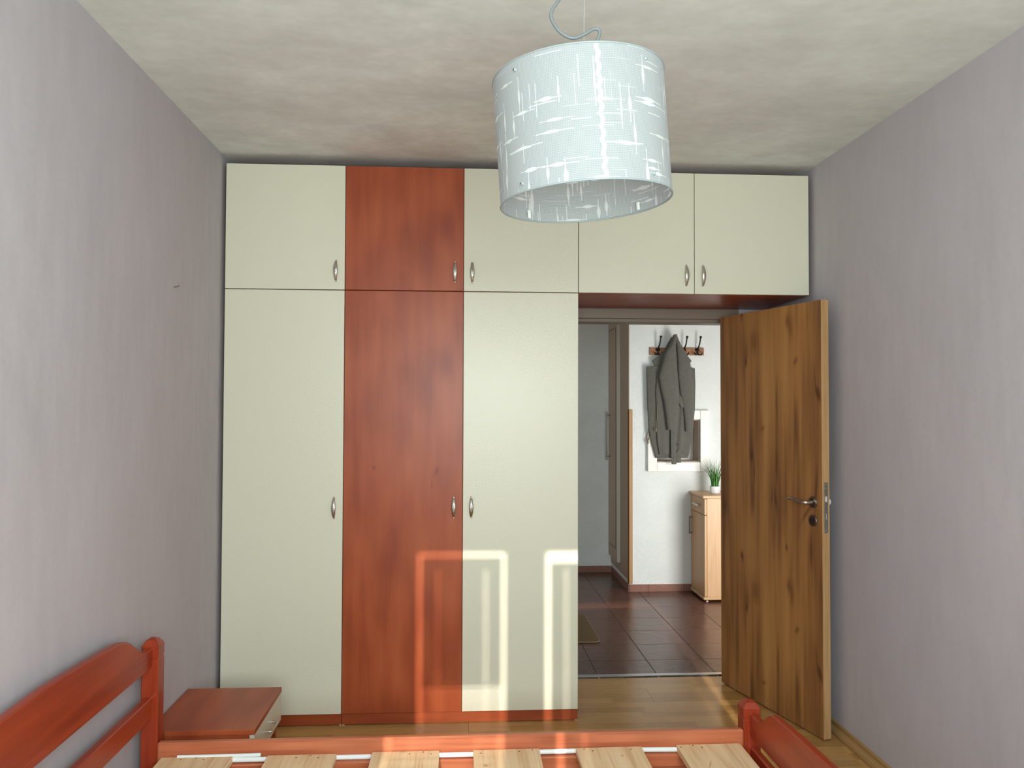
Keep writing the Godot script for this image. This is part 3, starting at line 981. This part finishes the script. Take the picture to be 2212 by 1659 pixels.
func make_nightstand() -> void:
	var base := Vector3(-0.925, 0, 0.62)
	var t := thing("nightstand", "low red-brown nightstand with a cream drawer between bed and wardrobe", "nightstand", base)
	var x0 := -1.113
	var x1 := -0.732
	var z0 := 0.397
	var z1 := 0.838
	var b := func(called: String, lo: Vector3, hi: Vector3, m: Material, grain := 1) -> MeshInstance3D:
		return obj(called, box(lo - base, hi - base, 0.0015, grain, Vector2(0.3, 0.5)), m, t)
	b.call("top", Vector3(x0, 0.307, z0), Vector3(x1, 0.326, z1), M.red_wood, 2)
	b.call("side_panel", Vector3(x0 + 0.002, 0, z0 + 0.003), Vector3(x1 - 0.021, 0.307, z0 + 0.021), M.red_wood)
	b.call("side_panel", Vector3(x0 + 0.002, 0, z1 - 0.021), Vector3(x1 - 0.021, 0.307, z1 - 0.003), M.red_wood)
	b.call("back_panel", Vector3(x0 + 0.002, 0.03, z0 + 0.021), Vector3(x0 + 0.010, 0.307, z1 - 0.021), M.red_wood)
	b.call("shelf", Vector3(x0 + 0.01, 0.165, z0 + 0.021), Vector3(x1 - 0.025, 0.183, z1 - 0.021), M.red_wood, 2)
	b.call("bottom", Vector3(x0 + 0.01, 0.03, z0 + 0.021), Vector3(x1 - 0.025, 0.048, z1 - 0.021), M.red_wood, 2)
	var d: MeshInstance3D = b.call("drawer_front", Vector3(x1 - 0.020, 0.192, z0 + 0.002), Vector3(x1 - 0.002, 0.3055, z1 - 0.002), M.cream_laminate)
	d.set_meta("label", "cream drawer front")
	var st := st_new()
	var zc := 0.62
	var pts := spline([Vector3(x1 - 0.004, 0.25, zc - 0.048), Vector3(x1 + 0.016, 0.25, zc - 0.048), Vector3(x1 + 0.022, 0.25, zc - 0.04), Vector3(x1 + 0.025, 0.25, zc), Vector3(x1 + 0.022, 0.25, zc + 0.04), Vector3(x1 + 0.016, 0.25, zc + 0.048), Vector3(x1 - 0.004, 0.25, zc + 0.048)], 5)
	add_tube(st, pts, [0.0042], 10)
	obj("handle", st.commit(), M.brushed_nickel, d, -base)

# ------------------------------------------------------------------ pendant lamp
func make_lamp() -> void:
	var c := Vector3(0.293, 1.975, 1.95)
	var t := thing("pendant_lamp", "white drum pendant lamp with a fine grid and needle strokes", "lamp", Vector3(0.30, HC, 1.95))
	var base := t.position
	var tilt := Transform3D(Basis(Vector3.BACK, 0.068), c)
	var R := 0.201
	var H := 0.292
	var rows := []
	for i in 2:
		var row := []
		for j in 97:
			var a := TAU * j / 96.0 + PI / 2 - 0.05
			row.append(tilt * Vector3(cos(a) * R, H * i, sin(a) * R) - base)
		rows.append(row)
	var st := st_new()
	for i in 96:
		var q := [rows[0][i], rows[0][i + 1], rows[1][i + 1], rows[1][i]]
		var n := []
		for k in [i, i + 1, i + 1, i]:
			n.append((rows[0][k] + base - c).normalized())
		var u0 := i / 96.0
		var u1 := (i + 1) / 96.0
		tri(st, [q[0], q[1], q[2]], [n[0], n[1], n[2]], [Vector2(u0, 1), Vector2(u1, 1), Vector2(u1, 0)])
		tri(st, [q[0], q[2], q[3]], [n[0], n[2], n[3]], [Vector2(u0, 1), Vector2(u1, 0), Vector2(u0, 0)])
	var shade := obj("lamp_shade", st.commit(), M.shade_foil, t)
	# the overlap of the foil, a scalloped strip standing just proud of the seam
	var ss := st_new()
	var prev := []
	for i in 93:
		var y := 0.004 + (H - 0.008) * i / 92.0
		var w := signf(sin(i * 0.68)) * pow(absf(sin(i * 0.68)), 0.5)
		var line := []
		for a in [-0.026 + 0.010 * w, 0.026 + 0.010 * w]:
			var ang: float = PI / 2 - 0.055 - a
			line.append([tilt * Vector3(cos(ang) * (R + 0.0012), y, sin(ang) * (R + 0.0012)) - base, tilt.basis * Vector3(cos(ang), 0, sin(ang))])
		if prev:
			tri(ss, [prev[0][0], prev[1][0], line[1][0]], [prev[0][1], prev[1][1], line[1][1]], [Vector2.ZERO, Vector2.ZERO, Vector2.ZERO])
			tri(ss, [prev[0][0], line[1][0], line[0][0]], [prev[0][1], line[1][1], line[0][1]], [Vector2.ZERO, Vector2.ZERO, Vector2.ZERO])
		prev = line
	obj("seam", ss.commit(), M.seam_foil, shade)
	for y in [0.0, H]:
		var sr := st_new()
		var ring := []
		for j in 65:
			var a := TAU * j / 64.0
			ring.append(tilt * Vector3(cos(a) * R, y, sin(a) * R) - base)
		add_tube(sr, ring, [0.0022], 6)
		obj("rim_wire", sr.commit(), M.shade_rim, t)
	for k in 4:
		var a := PI / 4 + k * PI / 2 + 0.12
		for y in [0.018, H - 0.022]:
			var sv := st_new()
			var d := Vector3(cos(a), 0, sin(a))
			add_lathe(sv, [Vector2(0.0042, -0.003), Vector2(0.0045, 0.001), Vector2(0.003, 0.0035), Vector2(0.0, 0.0042)], 12, tilt * Transform3D(Basis(Quaternion(Vector3.UP, d)), d * (R + 0.001) + Vector3(0, y, 0)))
			var o := obj("rivet", sv.commit(), M.shade_rim, t)
			o.position = -base
			if y < 0.1:
				var sb := st_new()
				add_box(sb, Vector3(-0.004, y - 0.014, R - 0.009), Vector3(0.004, y + 0.006, R - 0.004), 0.001, 1, Vector2.ZERO, tilt * Transform3D(Basis(Vector3.UP, PI / 2 - a), Vector3.ZERO))
				obj("clip", sb.commit(), M.white_plastic, t, -base)
	# spokes, socket and bulb high up inside
	var sp := st_new()
	for k in 3:
		var a := TAU * k / 3.0 + 0.4
		add_tube(sp, [tilt * Vector3(cos(a) * 0.02, H - 0.03, sin(a) * 0.02) - base, tilt * Vector3(cos(a) * (R - 0.002), H - 0.022, sin(a) * (R - 0.002)) - base], [0.0018], 6)
	obj("spider", sp.commit(), M.white_plastic, t)
	var so := st_new()
	add_lathe(so, [Vector2(0.012, 0.0), Vector2(0.021, -0.012), Vector2(0.021, -0.05), Vector2(0.0, -0.05)], 20, tilt * Transform3D(Basis(), Vector3(0, H - 0.02, 0)))
	obj("socket", so.commit(), M.white_plastic, t, -base)
	var sbulb := st_new()
	add_lathe(sbulb, [Vector2(0.0, -0.15), Vector2(0.018, -0.145), Vector2(0.029, -0.125), Vector2(0.03, -0.108), Vector2(0.02, -0.075), Vector2(0.014, -0.05)], 20, tilt * Transform3D(Basis(), Vector3(0, H - 0.02, 0)))
	obj("bulb", sbulb.commit(), M.bulb_glass, t, -base)
	# cable, steel wire and ceiling rose
	var cable := [Vector3(0.30, 2.66, 1.95), Vector3(0.292, 2.60, 1.95), Vector3(0.268, 2.52, 1.95)]
	for p in [[0.228, 2.456], [0.214, 2.434], [0.21, 2.413], [0.225, 2.386], [0.246, 2.37], [0.266, 2.366], [0.29, 2.376], [0.311, 2.389], [0.323, 2.388], [0.325, 2.376], [0.316, 2.352], [0.300, 2.31], [0.285, 2.255]]:
		cable.append(Vector3(p[0], p[1], 1.95))
	var sc := st_new()
	add_tube(sc, spline(cable, 5), [0.004], 10)
	obj("cable", sc.commit(), M.cord_grey, t, -base)
	var sw := st_new()
	add_tube(sw, [Vector3(0.291, 2.655, 1.95), Vector3(0.287, 2.255, 1.95)], [0.0003], 6)
	obj("steel_wire", sw.commit(), M.clear_wire, t, -base)
	var sq := st_new()
	add_lathe(sq, [Vector2(0.0, -0.035), Vector2(0.02, -0.034), Vector2(0.045, -0.02), Vector2(0.05, 0.0)], 28)
	obj("ceiling_rose", sq.commit(), M.white_plastic, t)

# ------------------------------------------------------------------ hall
func px(x: float, y: float, z := 0.0) -> Vector3:
	# a point of the coat wall from its place on that wall (grid of 3.8 mm), z metres in front of it
	return Vector3(1.528 + (x - 1402.5) * 0.003812, 1.965 - (y - 751.0) * 0.003749, ZH + z)

func add_cloth(st: SurfaceTool, rows: Array, back: float, deep: float, folds := 0.0, ripple := 0.0, seed_at := 0.0) -> void:
	# a hanging tube of cloth: rows of [y, left, right] on the wall grid, standing from back to back + deep in front of the wall
	var fine := []
	for i in rows.size() - 1:
		var steps := 5
		for k in steps:
			var t := k / float(steps)
			fine.append([lerpf(rows[i][0], rows[i + 1][0], t), lerpf(rows[i][1], rows[i + 1][1], t), lerpf(rows[i][2], rows[i + 1][2], t)])
	fine.append(rows[-1])
	var grid := []
	for r in fine:
		var row := []
		for j in 40:
			var a := TAU * j / 40.0
			var cx: float = (r[1] + r[2]) * 0.5
			var hw: float = (r[2] - r[1]) * 0.5
			var ca := cos(a)
			var sa := sin(a)
			var shape := signf(sa) * pow(absf(sa), 0.55)
			var z := back + deep * 0.5 + deep * 0.5 * shape
			if sa > 0.0:
				z += folds * sin(ca * 5.0 + r[0] * 0.02 + seed_at) * sa + ripple * sin(r[0] * 0.33 + seed_at * 3.0 + ca * 1.5) * sa
			row.append(px(cx + hw * signf(ca) * pow(absf(ca), 0.9), r[0], z))
		grid.append(row)
	add_grid(st, grid, true)

func make_hall() -> void:
	# coat rack
	var rk := thing("coat_rack", "wooden coat rack board with dark iron hooks on the white wall", "coat rack", Vector3(1.75, 1.935, ZH))
	obj("board", box(Vector3(-0.222, -0.031, 0.0), Vector3(0.224, 0.030, 0.016), 0.002, 0), M.rack_wood, rk)
	for s in [-0.192, 0.199]:
		var sn := st_new()
		add_lathe(sn, [Vector2(0.006, 0.0), Vector2(0.005, 0.002), Vector2(0.0, 0.0025)], 12, Transform3D(Basis(Vector3.RIGHT, PI / 2), Vector3(s, 0.0, 0.016)))
		obj("screw", sn.commit(), M.brass, rk)
	var hk := st_new()
	add_lathe(hk, [Vector2(0.019, 0.0), Vector2(0.02, 0.003), Vector2(0.014, 0.007), Vector2(0.0, 0.009)], 20, Transform3D(Basis(Vector3.RIGHT, PI / 2).scaled_local(Vector3(1, 1, 0.75)), Vector3(0, 0.014, 0.016)))
	add_tube(hk, spline([Vector3(0, 0.012, 0.02), Vector3(0.002, 0.026, 0.036), Vector3(0.007, 0.045, 0.05), Vector3(0.011, 0.07, 0.058), Vector3(0.013, 0.094, 0.064), Vector3(0.014, 0.108, 0.068)], 4), [0.007, 0.0065, 0.006], 8)
	add_lathe(hk, [Vector2(0.0, -0.011), Vector2(0.008, -0.008), Vector2(0.011, 0.0), Vector2(0.008, 0.008), Vector2(0.0, 0.011)], 12, Transform3D(Basis(), Vector3(0.0145, 0.113, 0.069)), false)
	add_tube(hk, [Vector3(0, 0.012, 0.018), Vector3(0.001, -0.008, 0.026), Vector3(0.0, -0.02, 0.03)], [0.006, 0.005], 8)
	for s in [-1.0, 1.0]:
		add_tube(hk, spline([Vector3(0, -0.016, 0.03), Vector3(s * 0.010, -0.027, 0.036), Vector3(s * 0.022, -0.028, 0.046), Vector3(s * 0.03, -0.016, 0.054)], 4), [0.0052], 8)
		add_lathe(hk, [Vector2(0.0, -0.006), Vector2(0.005, -0.003), Vector2(0.005, 0.003), Vector2(0.0, 0.006)], 10, Transform3D(Basis(), Vector3(s * 0.031, -0.014, 0.055)), false)
	var hook := hk.commit()
	for x in [-0.158, -0.05, 0.056, 0.167]:
		obj("hook", hook, M.cast_iron, rk, Vector3(x, 0, 0))

	# wool coat hanging by its collar from the second hook
	var ct := thing("coat", "grey wool coat hanging from the coat rack by its collar", "coat", Vector3(1.70, 1.06, ZH))
	var off := -ct.position
	var st := st_new()
	add_cloth(st, [[729, 1447, 1454], [740, 1440, 1461], [757, 1431, 1473], [770, 1419, 1482], [780, 1405, 1490], [787, 1409, 1485], [791, 1411, 1485], [792.5, 1394, 1486], [796, 1393, 1497], [830, 1394, 1498], [880, 1395, 1497], [925, 1397, 1493], [955, 1403, 1488], [980, 1410, 1484], [988, 1412, 1481]], 0.037, 0.03, 0.004, 0.0, 0.4)
	obj("body", st.commit(), M.wool, ct, off)
	st = st_new()
	add_cloth(st, [[742, 1444, 1452], [770, 1431, 1452], [800, 1419, 1452], [820, 1413, 1450], [850, 1411, 1450], [890, 1413, 1448], [925, 1413, 1446], [950, 1414, 1441], [980, 1419, 1440]], 0.058, 0.028, 0.003, 0.0, 1.0)
	obj("front_panel", st.commit(), M.wool, ct, off)
	st = st_new()
	add_cloth(st, [[724.5, 1449, 1454.5], [728, 1447, 1454.5], [735, 1445, 1453], [750, 1439, 1452], [765, 1429, 1452], [785, 1424, 1453.5], [800, 1420, 1455], [815, 1416, 1457], [840, 1420, 1458], [870, 1427, 1458], [900, 1431, 1457.5], [928, 1433.5, 1454.5]], 0.068, 0.062, 0.0, 0.0012, 0.2)
	obj("sleeve", st.commit(), M.wool, ct, off)
	st = st_new()
	add_cloth(st, [[726, 1450, 1455], [733, 1451, 1457.5], [745, 1453, 1463], [760, 1455, 1472], [780, 1456.5, 1483], [800, 1457, 1485], [820, 1458, 1487], [850, 1462, 1490], [880, 1468, 1491], [910, 1471, 1490], [931, 1472.5, 1487]], 0.063, 0.058, 0.0, 0.0012, 2.2)
	obj("sleeve", st.commit(), M.wool, ct, off)
	st = st_new()
	add_cloth(st, [[735, 1449, 1454], [770, 1451, 1457], [810, 1454, 1460], [850, 1455, 1466], [900, 1455, 1471], [930, 1451, 1473], [955, 1449, 1474], [967, 1450, 1473], [977, 1451, 1457]], 0.063, 0.036, 0.006, 0.0, 0.9)
	obj("back_panel", st.commit(), M.wool, ct, off)
	st = st_new()
	add_cloth(st, [[852, 1456, 1458], [860, 1456, 1466], [868, 1457, 1471], [874, 1460, 1470], [881, 1464, 1468]], 0.093, 0.018, 0.0, 0.0, 0.9)
	obj("belt_loop", st.commit(), M.wool, ct, off)
	st = st_new()
	add_cloth(st, [[905, 1442, 1453], [950, 1441.5, 1452.5], [990, 1442.5, 1453], [1001, 1443, 1453.5]], 0.096, 0.008, 0.001, 0.0, 0.5)
	obj("belt", st.commit(), M.wool, ct, off)
	st = st_new()
	add_cloth(st, [[940, 1456, 1466], [970, 1454, 1464.5], [998, 1455, 1465]], 0.073, 0.008, 0.001, 0.0, 0.8)
	obj("belt", st.commit(), M.wool, ct, off)
	for k in 2:
		st = st_new()
		add_tube(st, [px(1453.5, 958 + k * 2.6, 0.102), px(1457.5, 956.8 + k * 2.6, 0.102)], [0.0018], 6)
		obj("buttonhole", st.commit(), M.lining_dark, ct, off)
	st = st_new()
	add_tube(st, spline([px(1414, 880, 0.091), px(1413, 905, 0.092), px(1411.5, 924, 0.092)], 4), [0.0016], 6)
	add_lathe(st, [Vector2(0.0, 0.0), Vector2(0.004, -0.004), Vector2(0.0065, -0.02), Vector2(0.004, -0.034), Vector2(0.0, -0.036)], 10, Transform3D(Basis(), px(1411, 923, 0.094)))
	obj("zip_pull", st.commit(), M.brass, ct, off)

	# cord with a brass clip dangling behind the coat
	var kl := thing("lanyard", "brown cord with a brass clip hanging behind the grey coat", "lanyard", px(1398, 950))
	st = st_new()
	add_tube(st, spline([px(1404, 800, 0.038), px(1401, 900, 0.038), px(1397.5, 930, 0.039), px(1393.5, 944, 0.040), px(1396, 953, 0.040), px(1399.5, 944, 0.040), px(1399, 932, 0.039)], 5), [0.0026], 8)
	obj("cord", st.commit(), M.string_brown, kl, -kl.position)
	st = st_new()
	add_lathe(st, [Vector2(0.0, 0.039), Vector2(0.006, 0.010), Vector2(0.007, -0.004), Vector2(0.004, -0.012), Vector2(0.0, -0.014)], 12, Transform3D(Basis(), px(1397, 955, 0.042)))
	obj("clip", st.commit(), M.brass, kl, -kl.position)

	# white framed meter niche behind the coat
	var fb := thing("meter_cover", "square white wooden meter-niche frame on the wall under the coat", "frame", Vector3(1.76, 0.966, ZH))
	var fo := -fb.position
	var x0 := 1.508
	var x1 := 2.012
	var y0 := 0.966
	var y1 := 1.458
	var f := 0.074
	for r in [[x0, y0, x0 + f, y1], [x1 - f, y0, x1, y1]]:
		obj("stile", box(Vector3(r[0], r[1], ZH) + fo, Vector3(r[2], r[3], ZH + 0.035) + fo, 0.002), M.white_lacquer, fb)
	for r in [[x0 + f + 0.001, y0, x1 - f - 0.001, y0 + f], [x0 + f + 0.001, y1 - f, x1 - f - 0.001, y1]]:
		obj("rail", box(Vector3(r[0], r[1], ZH) + fo, Vector3(r[2], r[3], ZH + 0.033) + fo, 0.002), M.white_lacquer, fb)
	obj("panel", box(Vector3(x0 + f + 0.003, y0 + f + 0.003, ZH - 0.158) + fo, Vector3(x1 - f - 0.003, y1 - f - 0.003, ZH - 0.15) + fo, 0.001), M.white_lacquer, fb)
	var nx := [x0 + f + 0.002, x1 - f - 0.002]
	var ny := [y0 + f + 0.002, y1 - f - 0.002]
	obj("niche_lining", boxes([[Vector3(nx[0], ny[0], ZH - 0.15) + fo, Vector3(nx[0] + 0.006, ny[1], ZH + 0.002) + fo], [Vector3(nx[1] - 0.006, ny[0], ZH - 0.15) + fo, Vector3(nx[1], ny[1], ZH + 0.002) + fo], [Vector3(nx[0] + 0.006, ny[0], ZH - 0.15) + fo, Vector3(nx[1] - 0.006, ny[0] + 0.006, ZH + 0.002) + fo], [Vector3(nx[0] + 0.006, ny[1] - 0.006, ZH - 0.15) + fo, Vector3(nx[1] - 0.006, ny[1], ZH + 0.002) + fo]], 0.001), M.taupe_front, fb)

	# built-in cupboard in the side of the recess
	var cu := thing("hall_cupboard", "tall taupe built-in cupboard door with a long bar handle", "cupboard", Vector3(1.363, 0.0, -3.2))
	obj("casing", boxes([[Vector3(-0.005, 0.09, -0.178), Vector3(-0.001, 2.6, 0.578)]], 0.001), M.taupe_casing, cu)
	var cd := obj("door", box(Vector3(-0.03, 0.165, -0.172), Vector3(-0.004, 2.5, 0.228), 0.003), M.taupe_front, cu)
	cd.set_meta("label", "taupe panelled door")
	obj("edge_band", box(Vector3(-0.031, 0.165, 0.228), Vector3(-0.004, 2.5, 0.232), 0.001), M.taupe_edge, cd)
	obj("panel_bead", boxes([[Vector3(-0.034, 0.27, -0.12), Vector3(-0.03, 0.277, 0.17)], [Vector3(-0.034, 2.16, -0.12), Vector3(-0.03, 2.167, 0.17)], [Vector3(-0.034, 0.27, 0.163), Vector3(-0.03, 2.167, 0.17)]], 0.001), M.taupe_enamel, cd)
	st = st_new()
	add_tube(st, [Vector3(-0.066, 1.012, -0.06), Vector3(-0.066, 1.44, -0.06)], [0.006], 10)
	for y in [1.045, 1.41]:
		add_tube(st, [Vector3(-0.03, y, -0.06), Vector3(-0.066, y, -0.06)], [0.005], 8)
	obj("handle", st.commit(), M.dark_steel, cd)

	# beech cabinet with its front to the left
	var sc := thing("shoe_cabinet", "small beech shoe cabinet with a drawer standing in the hall", "cabinet", Vector3(2.06, 0, -2.43))
	var so := -sc.position
	var bx := func(called: String, lo: Vector3, hi: Vector3, parent: Node, c := 0.002, grain := 1) -> MeshInstance3D:
		return obj(called, box(lo + so, hi + so, c, grain, Vector2(0.1, 0.2)), M.beech, parent)
	bx.call("top", Vector3(1.852, 0.785, -2.615), Vector3(2.27, 0.808, -2.245), sc, 0.008, 0)
	bx.call("bottom", Vector3(1.857, 0.014, -2.612), Vector3(2.27, 0.037, -2.245), sc, 0.006, 0)
	bx.call("side_panel", Vector3(1.885, 0.037, -2.266), Vector3(2.27, 0.785, -2.248), sc)
	bx.call("side_panel", Vector3(1.885, 0.037, -2.612), Vector3(2.27, 0.785, -2.594), sc)
	bx.call("back_panel", Vector3(2.255, 0.037, -2.594), Vector3(2.27, 0.785, -2.266), sc)
	var dr: MeshInstance3D = bx.call("drawer", Vector3(1.866, 0.66, -2.609), Vector3(1.884, 0.782, -2.25), sc)
	var dd: MeshInstance3D = bx.call("door", Vector3(1.866, 0.04, -2.609), Vector3(1.884, 0.656, -2.25), sc)
	st = st_new()
	add_box(st, Vector3(1.842, 0.714, -2.50), Vector3(1.85, 0.73, -2.36), 0.002)
	add_box(st, Vector3(1.85, 0.718, -2.49), Vector3(1.867, 0.726, -2.48), 0.001)
	add_box(st, Vector3(1.85, 0.718, -2.38), Vector3(1.867, 0.726, -2.37), 0.001)
	obj("handle", st.commit(), M.aluminium, dr, so)
	st = st_new()
	add_box(st, Vector3(1.838, 0.47, -2.575), Vector3(1.846, 0.61, -2.563), 0.002)
	add_box(st, Vector3(1.846, 0.475, -2.573), Vector3(1.867, 0.483, -2.565), 0.001)
	add_box(st, Vector3(1.846, 0.597, -2.573), Vector3(1.867, 0.605, -2.565), 0.001)
	obj("handle", st.commit(), M.dark_steel, dd, so)
	for p in [[1.89, -2.27], [1.89, -2.59], [2.25, -2.27], [2.25, -2.59]]:
		st = st_new()
		add_lathe(st, [Vector2(0.009, 0.0), Vector2(0.009, 0.0035), Vector2(0.005, 0.004), Vector2(0.005, 0.014)], 12, Transform3D(Basis(), Vector3(p[0], 0, p[1])))
		obj("foot", st.commit(), M.white_plastic, sc, so)

	# pot of grass on the cabinet
	var pg := thing("potted_plant", "green grass-leaved plant in a small white pot on the shoe cabinet", "plant", Vector3(2.005, 0.808, -2.43))
	st = st_new()
	add_lathe(st, [Vector2(0.0, 0.0), Vector2(0.036, 0.0), Vector2(0.039, 0.003), Vector2(0.040, 0.053), Vector2(0.037, 0.055), Vector2(0.035, 0.046), Vector2(0.0, 0.046)], 28)
	obj("pot", st.commit(), M.ceramic_white, pg)
	rng.seed = 91
	for k in 90:
		var a := rng.randf() * TAU
		var r := 0.030 * sqrt(rng.randf())
		var lean := rng.randf_range(0.02, 0.10) * (0.4 + r / 0.03)
		var tall := rng.randf_range(0.13, 0.245)
		var p0 := Vector3(cos(a) * r, 0.044, sin(a) * r)
		var dir := Vector3(cos(a + rng.randf_range(-0.6, 0.6)), 0, sin(a + rng.randf_range(-0.6, 0.6)))
		var wide := rng.randf_range(0.0016, 0.0032)
		var side := dir.cross(Vector3.UP).rotated(Vector3.UP, rng.randf_range(-1.2, 1.2)).normalized()
		var rows := []
		for i in 6:
			var t := i / 5.0
			var c := p0 + dir * lean * t * t + Vector3.UP * tall * (t - 0.12 * t * t * lean / 0.1)
			var w := wide * (1.0 - pow(t, 2.5)) + 0.0002
			rows.append([c - side * w, c + side * w * 0.2 + dir * 0.0006, c + side * w])
		st = st_new()
		add_grid(st, rows, false, Vector2.ONE, true, dir + Vector3(0.1, 0.3, 0.05))
		obj("blade", st.commit(), M.leaf_green if k % 3 else M.leaf_dark, pg)

	# door mat
	var fm := thing("floor_mat", "beige-brown looped door mat with rounded corners on the hall tiles", "mat", Vector3(0.45, 0, -1.58))
	var out := PackedVector2Array()
	for q in [[0.40, 0.29, 0.0], [-0.40, 0.29, PI / 2], [-0.40, -0.29, PI], [0.40, -0.29, PI * 1.5]]:
		for k in 7:
			var a: float = q[2] + PI / 2 * k / 6.0
			out.append(Vector2(q[0] + cos(a) * 0.04, q[1] + sin(a) * 0.04))
	st = st_new()
	add_slab(st, out, Transform3D(Basis(Vector3.RIGHT, -PI / 2), Vector3(0, 0.0005, 0)), 0.008, 0.003, 0)
	obj("pile", st.commit(), M.mat_pile, fm)
	var edge := []
	for v in out:
		edge.append(Vector3(v.x, 0.005, -v.y))
	edge.append(edge[0])
	st = st_new()
	add_tube(st, edge, [0.0042], 8)
	obj("binding", st.commit(), M.mat_binding, fm)

	# nail left in the bedroom wall
	var nl := thing("wall_nail", "small bent nail left in the lavender wall beside the wardrobe", "nail", Vector3(XL, 1.952, 0.618))
	st = st_new()
	add_tube(st, [Vector3(-0.004, 0, 0), Vector3(0.012, 0.001, 0.0), Vector3(0.022, 0.004, 0.006)], [0.0018], 8)
	add_lathe(st, [Vector2(0.004, 0.0), Vector2(0.004, 0.0015), Vector2(0.0, 0.002)], 10, Transform3D(Basis(Vector3.BACK, -PI / 2), Vector3(0.0215, 0.004, 0.006)))
	obj("shank", st.commit(), M.dark_steel, nl)

func _ready() -> void:
	make_view()
	make_materials()
	mat("seam_foil", rgb(206, 211, 212), 0.6, 0.0, 0.35)
	M.seam_foil.backlight_enabled = true
	M.seam_foil.backlight = Color(0.5, 0.5, 0.5)
	make_room()
	make_wardrobes()
	make_door()
	make_bed()
	make_nightstand()
	make_lamp()
	make_hall()
	make_blind(-0.469, -0.086, "narrow white venetian blind hanging in the small window sash", 1.80, 1.438)
	make_blind(0.138, 1.024, "wide white venetian blind hanging in the large window sash", 0.0)
